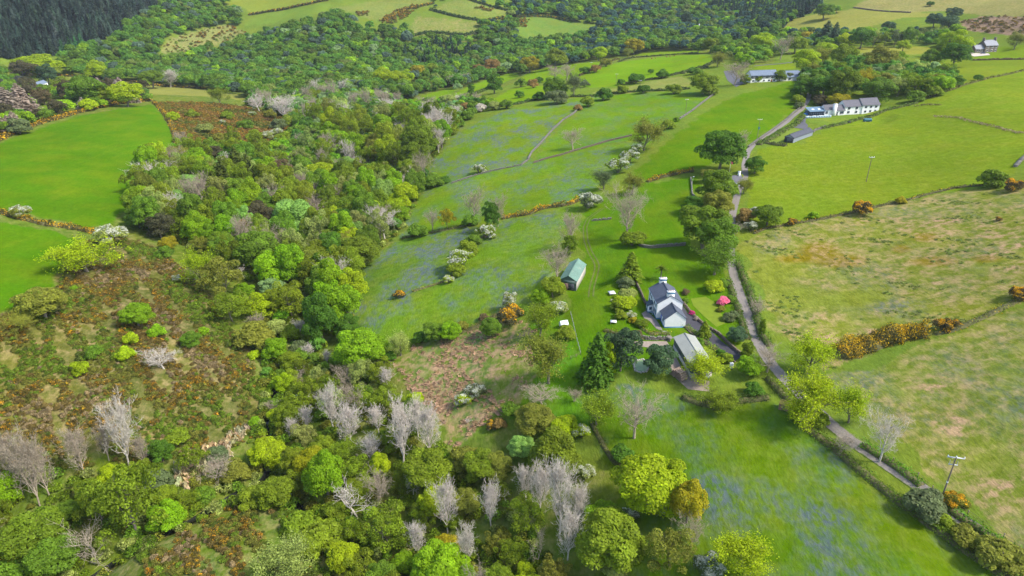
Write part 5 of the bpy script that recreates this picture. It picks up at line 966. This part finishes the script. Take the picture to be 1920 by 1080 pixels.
# the white farmhouse: local x runs away from the camera, local y to the left
q = un(1280.2, 569.9, 5.3); fz = FLAT[0][2]
fh = empty('farmhouse', (float(q[0]), float(q[1]), fz), math.radians(93)); LH, WH = 10.4, 7.5
block(fh, 0, LH, 0, WH, 5.2, 7.6, M_WHITE, M_SLATE, over=.25)
box('plinth', fh, -.04, LH+.04, -.04, WH+.04, -2.4, .5, mat=M_BLUE)
chimney(fh, .55, WH/2, 6.4, 8.8, 1.0, 2.1, M_WHITE, M_BLUE, 4); chimney(fh, LH-.55, WH/2, 6.4, 8.7, 1.0, 2.1, M_WHITE, M_BLUE, 4)
for xx in (1.6, 3.4, 7.0, 9.0): window(fh, 'y+', xx, 3.3, 1.1, 1.45, WH, M_BLUE)
for xx in (1.6, 3.2, 7.4, 9.2): window(fh, 'y+', xx, .9, 1.2, 1.5, WH, M_BLUE)
for xx in (2.5, 6.5): window(fh, 'y-', xx, 3.3, 1.0, 1.3, 0, M_BLUE)
pw = box('porch', fh, 4.2, 6.4, WH, WH+1.6, -2.3, 2.4, mat=M_WHITE); box('porch_plinth', pw, 4.16, 6.44, WH, WH+1.64, -2.3, .45, mat=M_BLUE); pydata('porch_roof', [(4.0, WH-.05, 3.3), (6.6, WH-.05, 3.3), (6.6, WH+1.85, 2.45), (4.0, WH+1.85, 2.45), (4.0, WH-.05, 3.18), (6.6, WH-.05, 3.18), (6.6, WH+1.85, 2.33), (4.0, WH+1.85, 2.33)], [(0, 1, 2, 3), (7, 6, 5, 4), (0, 4, 5, 1), (1, 5, 6, 2), (2, 6, 7, 3), (3, 7, 4, 0)], mat_slate('dark_porch_slate', (.06,.09,.11)), pw)
window(pw, 'x-', WH+.85, 1.0, .8, 1.0, 4.2, M_BLUE); door(pw, 'y+', 5.3, 1.0, 2.0, WH+1.6, M_BLUE)
AX = -5.4
block(fh, AX, -.02, .3, 6.4, 2.9, 5.3, M_WHITE, M_SLATE, over=.3); box('plinth', fh, AX-.04, -.02, .26, 6.44, -2.4, .38, mat=M_BLUE)
door(fh, 'y+', -1.1, 1.0, 2.1, 6.4, mat_plain('royal_blue_door', (.03,.08,.5), .5, .05)); window(fh, 'y+', -3.4, 1.0, 1.2, 1.1, 6.4, M_BLUE)
for xx in (1.2, 5.2, 9.2): link('drainpipe', tubes_m('drainpipe', [(xx, WH+.08, .3, .05, xx, WH+.08, 5.1, .05)], M_BLUE, 6), fh)
link('gutter', tubes_m('gutter', [(0, WH+.28, 5.06, .08, LH, WH+.28, 5.06, .08)], M_FRAME, 6), fh); link('gutter', tubes_m('gutter', [(0, -.28, 5.06, .08, LH, -.28, 5.06, .08)], M_FRAME, 6), fh)
tag(fh, 'white farmhouse with slate roof, blue trim and lower gabled annex', 'house')

# green-roofed barn
p = march([1080, 1097.5, 1056], [546, 513, 541]); d = p[1]-p[0]; barn = empty('green_barn', (*p[0][:2], FLAT[5][2]), math.atan2(d[1], d[0])); LB = float(np.hypot(d[0], d[1])); WB = 5.6
block(barn, 0, LB, 0, WB, 3.5, 5.2, M_DGREEN, M_GREEN, over=.25); box('front_panel', barn, -.06, -.01, .15, WB-.15, 2.2, 3.6, mat=M_DGREEN); door(barn, 'x-', WB*.3, 2.0, 2.5, -.04, M_DARKW); door(barn, 'x-', WB*.68, 2.2, 2.5, -.04, mat_plain('rust_door', (.13,.085,.07), .9, .3))
box('side_wall', barn, .1, LB-.1, -.06, -.01, -1, 3.3, mat=M_CONC); tag(barn, 'long barn with pale green corrugated roof on the lawn', 'barn')
# grey-roofed shed
s0 = un(1297, 686, 3.4); s1 = un(1264.5, 632.5, 3.4); d = s1-s0; sh = empty('farm_shed', (float(s0[0]), float(s0[1]), FLAT[1][2]), math.atan2(d[1], d[0])); LS = float(np.hypot(*d)); WS = -5.6
block(sh, 0, LS, WS, 0, 3.3, 4.35, M_DGREEN, M_GREYR, over=.3); box('block_base', sh, -.05, LS+.05, WS-.05, .05, -1.5, 1.1, mat=M_CONC); door(sh, 'x-', WS*.5, 3.0, 2.8, 0, M_DARKW)
for xx in (2, 5.5, 9): window(sh, 'y+', xx, 1.5, 1.3, .8, 0, M_DARKF, sill=False)
tag(sh, 'farm shed with pale grey sheet roof and dark green sides', 'shed')

# long white house above the lane
h2, L2 = frame_px('long_white_house', (1614.8, 214.0), (1647.5, 206.8)); mx, my = local_x(h2, (1590, 218)); lx, ly = local_x(h2, (1557, 221)); sx, sy = local_x(h2, (1521, 222))
WD2 = 8.5; block(h2, 0, L2, 0, WD2, 5.6, 8.8, M_WHITE, M_SLATE2, over=.5); block(h2, mx, -.03, .6, WD2-.4, 5.0, 8.0, M_WHITE, M_SLATE2, over=.45); block(h2, mx-6.0, mx-.03, 0, 6.4, 3.0, 5.6, M_WHITE, M_SLATE2, over=.4); block(h2, lx, mx-6.05, .8, 6.2, 3.6, 5.9, M_WHITE, M_SLATE2, over=.4)
for f in (.2, .5, .8): window(h2, 'y-', L2*f, 3.6, 1.7, 1.3, 0, M_DARKF); window(h2, 'y-', L2*f, .9, 1.5, 1.4, 0, M_DARKF)
for f in (.3, .75): window(h2, 'y-', mx*f, 3.0, 1.8, 1.5, .6, M_DARKF); window(h2, 'y-', mx*f, .7, 1.8, 1.5, .6, M_DARKF)
window(h2, 'y-', mx-2, .7, 2.6, 1.6, 0, M_DARKF); window(h2, 'y-', lx+1.4, 1.0, 1.8, 1.6, .8, M_DARKF); window(h2, 'x-', 3.4, 2.9, 1.8, 1.2, lx, M_DARKF); door(h2, 'y-', mx-5.2, 1.0, 2.1, 0, M_DARKF)
chimney(h2, mx-7.4, .1, -1, 6.9, 2.0, 1.3, M_WHITE, None, 1, 'x')
con = box('sunroom', h2, sx+2, lx-.05, .6, 5.6, -2, 2.8, mat=M_DARKF)
pydata('sunroom_roof', [(sx+1.6, .1, 2.75), (lx+.3, .1, 2.75), (lx+.3, 5.8, 4.4), (sx+1.6, 5.8, 4.4), (sx+1.6, .1, 2.93), (lx+.3, .1, 2.93), (lx+.3, 5.8, 4.58), (sx+1.6, 5.8, 4.58)], [(3, 2, 1, 0), (4, 5, 6, 7), (0, 1, 5, 4), (1, 2, 6, 5), (2, 3, 7, 6), (3, 0, 4, 7)], mat_slate('sunroom_slate', (.13,.20,.27)), con)
for i in range(2):
    cx = sx+4.5+i*4.2; y0, y1 = 2.2, 3.4; zf = lambda y: 2.93+(y-.1)/5.7*1.65
    pydata('skylight', [(cx, y0, zf(y0)+.05), (cx+1.5, y0, zf(y0)+.05), (cx+1.5, y1, zf(y1)+.05), (cx, y1, zf(y1)+.05), (cx, y0, zf(y0)-.1), (cx+1.5, y0, zf(y0)-.1), (cx+1.5, y1, zf(y1)-.1), (cx, y1, zf(y1)-.1)], [(0, 1, 2, 3), (0, 4, 5, 1), (1, 5, 6, 2), (2, 6, 7, 3), (3, 7, 4, 0)], mat_plain('skylight_glass', (.75,.78,.8), .2, .03), con)
nwin = 7
for i in range(nwin):
    w0 = sx+2.3+(lx-sx-2.6)*i/nwin; box('glass_panel', con, w0, w0+(lx-sx-2.6)/nwin-.2, .54, .62, .3, 2.4, mat=M_GLASS)
dk = box('terrace', h2, sx-3.5, lx+1.5, -4.2, .5, -4.5, .05, mat=M_BRICK); box('deck', dk, sx-3.55, lx+1.55, -4.25, .5, .05, .2, mat=mat_plain('blue_grey_deck', (.30,.38,.46), .7, .1))
for i in range(11):
    px_ = sx-3.4+(lx-sx+4.8)*i/10; box('balustrade_post', dk, px_-.06, px_+.06, -4.2, -4.08, .2, 1.25, mat=M_WHITE)
    if i < 10: box('balustrade_panel', dk, px_+.1, px_+(lx-sx+4.8)/10-.1, -4.16, -4.12, .35, 1.15, mat=mat_plain('blue_glass', (.35,.5,.62), .2, .05))
box('handrail', dk, sx-3.5, lx+1.5, -4.22, -4.06, 1.25, 1.33, mat=M_WHITE)
for i in range(3): box('parapet', dk, sx-2.5+i*4.5, sx-.2+i*4.5, -2.6, -2.2, .2, 1.0, mat=M_WHITE)
tag(h2, 'long white house with grey slate roofs and glazed terrace above the lane', 'house')
# dark garden shed
p = march([1486.7, 1523, 1472.5], [268.3, 254, 266.5]); d = p[1]-p[0]; ds = empty('garden_shed', tuple(p[0]), math.atan2(d[1], d[0])); LD = float(np.hypot(d[0], d[1]))
block(ds, 0, LD, 0, 5.0, 2.7, 4.2, M_STEEL, mat_slate('charcoal_felt', (.075,.08,.10)), over=.35); box('gable_cladding', ds, -.06, -.01, .05, 4.95, -.5, 2.75, mat=M_DARKW); door(ds, 'x-', 2.5, 2.2, 2.1, -.06, M_CLAD); tag(ds, 'long dark shed with charcoal roof below the grey yard', 'shed')
# blue-grey roofed house
h3, L3 = frame_px('blue_roofed_house', (1407, 155.5), (1456, 153)); e3, e3y = local_x(h3, (1502, 148))
block(h3, 0, L3, 0, 8.5, 5.6, 8.6, M_WHITE, M_SLATE3, over=.5); box('upper_cladding', h3, .02, L3-.02, -.07, -.01, 3.0, 5.5, mat=M_CLAD); block(h3, L3+4, max(e3, L3+15), 1.5, 11.5, 3.4, 7.2, M_WHITE, M_SLATE3, over=.6, end='hip'); block(h3, L3-.05, L3+4, 2.5, 8, 3.2, 4.9, M_WHITE, M_SLATE3, over=.2)
for f in (.1, .3, .5, .7, .9): window(h3, 'y-', L3*f, 3.6, 2.0, 1.3, -.06, M_WHITE); window(h3, 'y-', L3*f, .8, 1.8, 1.4, 0, M_STEEL)
door(h3, 'y-', L3*.8, 1.6, 2.2, 0, mat_plain('orange_door', (.35,.16,.07), .6, .1)); window(h3, 'y-', L3+8, .9, 2.2, 1.4, 1.5, M_STEEL); window(h3, 'y-', L3+12, .9, 2.2, 1.4, 1.5, M_STEEL)
tag(h3, 'white house with long pale blue-grey roof and dark upper cladding', 'house')
# stone house
h4, L4 = frame_px('stone_house', (1845.5, 98.5), (1868.5, 97.5)); l4, _y = local_x(h4, (1819, 98))
block(h4, 0, L4, 0, 9, 6.0, 10.0, M_BRICK, M_SLATE4, over=.4); chimney(h4, .6, 4.5, 8.5, 12, 1.2, 2, M_BRICK, None, 2); chimney(h4, L4-.6, 4.5, 8.5, 12, 1.2, 2, M_BRICK, None, 2)
for f in (.2, .55, .85): window(h4, 'y-', L4*f, 3.9, 1.8, 1.4, 0, M_WHITE); window(h4, 'y-', L4*f, .8, 2.0, 1.7, 0, M_WHITE)
w4 = empty('x', (0, 0, 0)); bpy.data.objects.remove(w4)
block(h4, l4+1, -.05, 1.0, 7.0, 3.2, 6.2, M_BRICK, M_SLATE4, over=.3)
for f in (.25, .5, .75): window(h4, 'y-', (l4+1)*f, .8, 1.6, 1.5, 1.0, M_DARKF)
tag(h4, 'stone house with pale slate roof near the right edge', 'house')
# lodge among the trees by the lane bend
c0 = march(1362, 352)[0]; cz = float(c0[2]); ct = empty('cottage', (c0[0], c0[1], cz), math.radians(8)); block(ct, 0, 7.5, 0, 5, 2.6, 4.6, M_WHITE, M_SLATE2, over=.3); chimney(ct, 6.4, 2.5, 3.6, 6.4, .9, .9, M_WHITE, None, 2)
window(ct, 'y-', 2, .9, 1, 1, 0); window(ct, 'y-', 5.4, .9, 1, 1, 0); door(ct, 'y-', 3.7, .9, 2, 0, M_BLUE); tag(ct, 'small slate-roofed cottage with white chimney hidden by trees at the lane', 'cottage')
def small_house(name, pl, pr, wd, he, hr, wall, roof, label, chim=0, cat='house', wins=3):
    o, L = frame_px(name, pl, pr); block(o, 0, L, 0, wd, he, hr, wall, roof, over=.4)
    for i in range(chim): chimney(o, .8+(L-1.6)*i/max(1, chim-1), wd/2, hr-1, hr+2.4, 1.2, 1.6, wall, None, 2)
    for i in range(wins):
        f = (i+.5)/wins
        if he > 4: window(o, 'y-', L*f, 3.3, 1.3, 1.4, 0, M_DARKF)
        window(o, 'y-', L*f, .8, 1.4, 1.4, 0, M_DARKF)
    tag(o, label, cat); return o
small_house('white_manor', (1306, 60), (1330, 60), 9, 6.5, 9.5, M_WHITE, M_SLATE3, 'far white house with four chimneys among dark trees', 4, wins=5)
small_house('hillside_house', (1388, 17), (1406, 16), 9, 5, 8.5, M_STEEL, M_SLATE3, 'grey-roofed house high in the dark wood at the top', 1)
small_house('red_roofed_hut', cr(*C_, [(355, 305)])[0], cr(*C_, [(384, 305)])[0], 6, 2.8, 4.8, M_BRICK, M_RED, 'small red-roofed hut behind the blue-grey roofed house', 0, 'hut', 2)
small_house('red_roofed_hut', cr(*C_, [(985, 390)])[0], cr(*C_, [(1030, 388)])[0], 5, 2.4, 4.0, M_BRICK, mat_plain('faded_red_roof', (.30,.10,.10), .8, .2), 'faded red-roofed hut behind the shelter belt trees', 0, 'hut', 2)
small_house('white_bungalow', (72, 166), (92, 165), 8, 3.5, 6, M_WHITE, M_SLATE3, 'half-hidden white bungalow in the wood at far left', 1)

# ------------------------------------------------------------------ poles and small things
M_POLE = mat_plain('pole_timber', (.20,.16,.12), .9, .25, 3); M_PORC = mat_plain('porcelain', (.80,.82,.85), .3, .05)
def power_pole(px, hgt, rot, label, arm=2.6, extra=False, grp='power poles'):
    p = march(px[0], px[1])[0]; o = empty('power_pole', tuple(p), rot); link('pole', tubes_m('pole', [(0, 0, -1, .16, 0, 0, hgt, .11)], M_POLE, 10), o)
    a = box('crossarm', o, -arm/2, arm/2, -.09, .09, hgt-.25, hgt-.07, mat=M_METAL)
    for x in (-arm/2+.12, 0, arm/2-.12): link('insulator', tubes_m('insulator', [(x, 0, hgt-.07, .05, x, 0, hgt+.12, .09), (x, 0, hgt+.12, .12, x, 0, hgt+.3, .05)], M_PORC, 8), a)
    if extra:
        box('lower_bracket', o, -.8, .8, .1, .22, hgt-2.0, hgt-1.85, mat=M_METAL)
        for x in (-.7, 0, .7): link('switch_link', tubes_m('switch_link', [(x, .16, hgt-1.9, .04, x*.9, .3, hgt-1.0, .04)], M_METAL, 6), o)
        link('warning_band', tubes_m('warning_band', [(0, 0, hgt*.42, .17, 0, 0, hgt*.42+.35, .17)], M_PORC, 10), o)
    tag(o, label, 'pole', grp); return o
power_pole((1764, 938), 10.5, math.radians(-12), 'near power pole with pale crossarm beside the lane hedge', 3.0, True)
power_pole((1624, 341), 11, math.radians(10), 'power pole standing alone in the great right field')
tpole = power_pole((1419, 263), 11.5, math.radians(5), 'power pole with blue transformer at the lane bend'); link('transformer', tubes_m('transformer', [(0, -.45, 6.2, .38, 0, -.45, 7.4, .38)], M_BLUE, 12), tpole)
power_pole((1285, 215), 10, math.radians(15), 'power pole left of the bright field by the stone wall')
power_pole((1155, 160), 10, 0, 'thin far power pole in the brightest far pasture'); power_pole((1199, 172), 9, 0, 'thin far power pole by the hedge of the far pastures'); power_pole((1108, 133), 9, 0, 'thin far power pole at the hedge between far pastures')
p = march(1367, 328)[0]; fl = empty('flagpole', tuple(p), 0); link('pole', tubes_m('pole', [(0, 0, -.3, .06, 0, 0, 7.5, .04)], M_PORC, 8), fl)
V = []; Fc = []
for i in range(7):
    for j in range(2): V.append((.05+i*.16, .10*math.sin(i*1.2)*(i/6), 7.3-j*1.5-i*.16))
    if i: Fc.append((2*i-2, 2*i, 2*i+1, 2*i-1))
fo = pydata('flag', V, Fc, mat_plain('red_pink_flag', (.65,.10,.16), .8, .1), fl); so_ = fo.modifiers.new('thick', 'SOLIDIFY'); so_.thickness = .02; tag(fl, 'white flagpole with a drooping pink-red flag behind the cottage', 'flagpole')
def lamp_post(px, h, label):
    p = march(*px)[0]; o = empty('lamp_post', tuple(p)); link('post', tubes_m('post', [(0, 0, -.3, .08, 0, 0, h, .05)], M_METAL, 8), o); box('lamp_head', o, -.12, .5, -.12, .12, h, h+.16, mat=M_PORC); tag(o, label, 'lamp')
lamp_post((1296, 362), 7.5, 'slim pale lamp post by the pink shrub near the cottage')
def car(px, rot, paint, label, cat='car'):
    p = march(*px)[0]; o = empty('parked_car', (p[0], p[1], float(ground(p[0], p[1])[0])+.12), rot); mt = mat_plain('car_paint', paint, .3, .03, spec=.5)
    prof = [(-2.1, .35), (-2.12, .75), (-2.0, .92), (-1.75, 1.0), (-1.35, 1.42), (.2, 1.46), (.95, 1.0), (1.95, .86), (2.1, .65), (2.08, .35)]; V = []; n = len(prof)
    for y, s in ((-.84, 1), (-.78, 1), (.78, 1), (.84, 1)):
        for x, z in prof: yy = y*(.86 if z > 1.2 else 1.0); V.append((x, yy, z))
    Fc = [[i+n*k for i in range(n)][::(1 if k else -1)] for k in (0, 3)]
    for k in range(3): Fc += [(k*n+i, k*n+(i+1) % n, (k+1)*n+(i+1) % n, (k+1)*n+i) for i in range(n)]
    b = pydata('body', V, [tuple(f) for f in Fc], mt, o)
    for s in (-1, 1):
        pydata('side_window', [(-1.5, s*.80, 1.02), (.75, s*.80, 1.02), (.18, s*.755, 1.38), (-1.28, s*.755, 1.38)], [(0, 1, 2, 3)[::-s]], M_GLASS, b)
        for x in (-1.3, 1.3):
            w_ = link('wheel', tubes_m('wheel', [(x, s*.68, .33, .33, x, s*.86, .33, .33)], M_DARKW, 14), o); link('rim', tubes_m('rim', [(x, s*.8, .33, .2, x, s*.88, .33, .17)], M_METAL, 10), w_)
        box('headlight', b, 2.0, 2.11, s*.6-.15, s*.6+.15, .62, .76, mat=M_PORC)
    pydata('windscreen', [(.25, -.66, 1.43), (.25, .66, 1.43), (.93, .74, 1.04), (.93, -.74, 1.04)], [(0, 3, 2, 1)], M_GLASS, b); tag(o, label, cat); return o
car((1322, 703), math.radians(80), (.75,.76,.78), 'white car parked under the yellow budding tree by the shed'); car((1512, 217), math.radians(20), (.03,.16,.45), 'blue car at the left end of the long white house')
car((1842, 101), math.radians(170), (.05,.06,.08), 'dark car parked before the stone house')
def trestle(px, w_, d_, h_, rot, top, label, cat='table', name='garden_table'):
    p = march(*px)[0]; o = empty(name, tuple(p), rot); box('table_top', o, -w_/2, w_/2, -d_/2, d_/2, h_-.08, h_, mat=top)
    for x in (-1, 1):
        for y in (-1, 1): box('leg', o, x*(w_/2-.12)-.05, x*(w_/2-.12)+.05, y*(d_/2-.12)-.05, y*(d_/2-.12)+.05, -.2, h_-.08, mat=M_WOOD)
    tag(o, label, cat); return o
WT = mat_plain('white_top', (.72,.72,.72), .6, .1)
trestle((1147, 552), 2.0, 2.2, .75, .2, WT, 'white-topped garden table on the lawn left of the farmhouse'); trestle((1150, 606), 1.8, 1.4, .7, -.1, WT, 'small white table on the lawn above the dark pines')
M_CREAM = mat_plain('pale_tub', (.55,.45,.38), .9, .15)
def planter(px, w_, d_, h_, mat, label, name='planter', cat='planter', rot=.1):
    p = march(*px)[0]; o = empty(name, tuple(p), rot); t = .12
    for nm, a in (('side', (-w_/2, w_/2, -d_/2, -d_/2+t)), ('side', (-w_/2, w_/2, d_/2-t, d_/2)), ('end', (-w_/2, -w_/2+t, -d_/2+t, d_/2-t)), ('end', (w_/2-t, w_/2, -d_/2+t, d_/2-t))): box(nm, o, *a, -.2, h_, mat=mat)
    box('soil', o, -w_/2+t, w_/2-t, -d_/2+t, d_/2-t, -.2, h_*.8, mat=M_BRICK); tag(o, label, cat)
planter((1150, 565), 1.5, .9, .6, M_CREAM, 'pale stone planter just below the white-topped garden table'); planter((1296, 386), 1.6, .8, .7, WT, 'white trough on the lawn below the pink shrub near the cottage', 'water_trough', 'trough')
p = march(1057, 611)[0]; gh = empty('cold_frame', tuple(p), .3); M_CF = mat_plain('pale_glazing', (.62,.70,.72), .25, .08); box('base', gh, -1.2, 1.2, -1.0, 1.0, -.2, .8, mat=WT)
pydata('glazed_lid', [(-1.25, -1.05, .8), (1.25, -1.05, .8), (1.25, 1.05, .8), (-1.25, 1.05, .8), (-1.2, 0, 1.9), (1.2, 0, 1.9)], [(0, 1, 5, 4), (2, 3, 4, 5), (1, 2, 5), (3, 0, 4), (3, 2, 1, 0)], M_CF, gh)
for x in (-.6, 0, .6): box('glazing_bar', gh, x-.04, x+.04, -.06, .06, 1.86, 1.97, mat=WT)
tag(gh, 'small white glazed cold frame left of the lawn fence', 'cold frame')
p = march(1626, 228)[0]; tk = empty('water_tank', tuple(p)); link('tank', tubes_m('tank', [(-2.2, 0, 1.0, 1.0, 2.2, 0, 1.0, 1.0), (2.2, 0, 1.0, 1.0, 2.6, 0, 1.0, .4), (-2.2, 0, 1.0, 1.0, -2.6, 0, 1.0, .4)], mat_plain('dark_teal_tank', (.02,.12,.16), .5, .1), 14), tk)  # water tank lying on its cradles
for x in (-1.4, 1.4): box('cradle', tk, x-.2, x+.2, -.8, .8, -.4, .35, mat=M_CONC)
tag(tk, 'dark teal water tank in front of the long white house', 'tank')
p = march(1592, 231)[0]; bn = empty('garden_bench', tuple(p), .4); box('seat', bn, -1, 1, -.3, .3, .4, .5, mat=M_DARKW); box('backrest', bn, -1, 1, .24, .32, .5, 1.2, mat=M_DARKW)
for x in (-.9, .9): box('leg', bn, x-.06, x+.06, -.28, .28, -.2, .4, mat=M_DARKW)
tag(bn, 'dark garden bench on the lawn below the long white house', 'bench')
# log pile, each log a part
p = march(1272, 706)[0]; lp = empty('log_pile', tuple(p), .6); M_LOG = mat_plain('cut_log', (.42,.30,.22), .9, .25, 2)
for l in range(4):
    for i in range(7-l): link('log', tubes_m('log', [(-1.1+.1*math.sin(i*3+l), (i-(6-l)/2)*.62, .25+l*.5, .3, 1.1+.1*math.sin(i*5), (i-(6-l)/2)*.62, .25+l*.5, .3)], M_LOG, 8), lp)
tag(lp, 'pile of cut reddish logs below the grey-roofed shed', 'log pile')
p = march(1470, 766)[0]; hb = empty('rusty_hut', tuple(p), -.6); block(hb, -1.1, 1.1, -.9, .9, 1.5, 2.0, mat_plain('rust_sheet', (.30,.17,.12), .9, .2), mat_plain('moss_roof', (.33,.27,.06), .9, .25), z0=-.5, over=.15); door(hb, 'y-', 0, .8, 1.3, -.9, M_WOOD); tag(hb, 'tiny rusty hut with mossy roof in the corner of the bright field', 'hut')
p = march(1371, 690)[0]; wb = empty('gate_pillar', (1.0*p[0], p[1], p[2])); box('pillar', wb, -.35, .35, -.35, .35, -.3, 1.4, mat=M_WHITE); pydata('cap', [(-.45, -.45, 1.4), (.45, -.45, 1.4), (.45, .45, 1.4), (-.45, .45, 1.4), (0, 0, 1.8)], [(0, 1, 4), (1, 2, 4), (2, 3, 4), (3, 0, 4), (3, 2, 1, 0)], M_WHITE, wb); tag(wb, 'white gate pillar at the end of the tarmac drive', 'pillar')
def fence(px, step, h, label, name='post_fence', mat=None, rails=True):
    ln = resample(W2(px), step); z = ground([a for a, b in ln], [b for a, b in ln]); b0 = (*ln[0], float(z[0])); o = empty(name, b0); mat = mat or M_WOOD; pm = box_me('post', -.07, .07, -.07, .07, -.3, h, mat)
    for i, (x, y) in enumerate(ln):
        q = link('post', pm, o); q.location = (x-b0[0], y-b0[1], float(z[i])-b0[2])
        if rails and i:
            x0, y0 = ln[i-1]; S = [(x0-b0[0], y0-b0[1], float(z[i-1])-b0[2]+h*f, .03, x-b0[0], y-b0[1], float(z[i])-b0[2]+h*f, .03) for f in (.45, .85)]; link('rail', tubes_m('rail', S, mat, 4), o)
    tag(o, label, 'fence')
fence(cr(*E_, [(1290,690),(1300,730),(1310,775),(1325,840),(1345,915)]), 2.0, 1.2, 'post and rail fence down the lawn beside the cold frame', mat=mat_plain('weathered_rail', (.24,.25,.24), .8, .2))
fence(cr(*E_, [(1345,915),(1320,930),(1290,940)]), 2.0, 1.1, 'short fence turning left from the lawn fence')
fence(cr(*K_, [(1180,440),(1320,525),(1400,600),(1600,740),(1800,870),(1920,940)]), 6.0, 1.3, 'thin post fence behind the lane hedge in the rough field')
fence(cr(*E_, [(1725,640),(1735,670),(1748,690)]), .9, 1.0, 'blue railing on the steps left of the farmhouse', mat=M_FRAME)
# cattle far off
M_COW = mat_plain('brown_hide', (.28,.11,.05), .9, .2, 2)
def cow(px, rot, label):
    p = march(*px)[0]; V = []; F2 = []; rings = [(-1.0, .95, .18, .30), (-.8, 1.0, .34, .42), (-.2, .98, .38, .48), (.5, 1.0, .34, .45), (.85, 1.1, .24, .34), (1.15, 1.3, .14, .2), (1.35, 1.35, .16, .18), (1.65, 1.15, .09, .1)]
    for x, z, ry, rz in rings:
        for i in range(8): a = i*math.pi/4; V.append((x, math.cos(a)*ry, z+math.sin(a)*rz))
    for r in range(len(rings)-1): F2 += [(8*r+i, 8*r+(i+1) % 8, 8*r+8+(i+1) % 8, 8*r+8+i) for i in range(8)]
    F2 += [tuple(range(7, -1, -1)), tuple(8*(len(rings)-1)+i for i in range(8))]
    for x in (-.75, .65):
        for y in (-.2, .2):
            b = len(V); pts = [(x, y, .85, .16), (x-.05, y, .48, .09), (x, y, .0, .07)]
            for xx, yy, zz, rr_ in pts:
                for i in range(6): a = i*math.pi/3; V.append((xx+rr_*math.cos(a), yy+rr_*math.sin(a), zz))
            for r in range(2): F2 += [(b+6*r+(i+1) % 6, b+6*r+i, b+6*r+6+i, b+6*r+6+(i+1) % 6) for i in range(6)]
    o = pydata('cow', V, F2, M_COW, None); o.location = tuple(p); o.rotation_euler[2] = rot; tag(o, label, 'cow', 'cattle in the far pasture')
for i, (u_, v_) in enumerate(((1222, 111), (1229, 110), (1250, 108), (1256, 107), (1264, 106))): cow((u_, v_), i*1.3, 'brown cow grazing in the far pasture')
# ------------------------------------------------------------------ air
hz = box_me('haze', -5200, 5200, -400, 5400, -60, 420, None)
hm_ = bpy.data.materials.new('thin_haze'); hm_.use_nodes = True; ht = hm_.node_tree; ht.nodes.remove(ht.nodes['Principled BSDF']); pv = ht.nodes.new('ShaderNodeVolumePrincipled')
pv.inputs['Color'].default_value = (.80,.88,1.0,1); pv.inputs['Density'].default_value = .00005; pv.inputs['Anisotropy'].default_value = .2
ht.links.new(pv.outputs[0], ht.nodes['Material Output'].inputs['Volume']); hz.materials.clear(); hz.materials.append(hm_)
tag(link('haze', hz), 'thin pale blue haze over the valley', 'haze', kind='stuff')
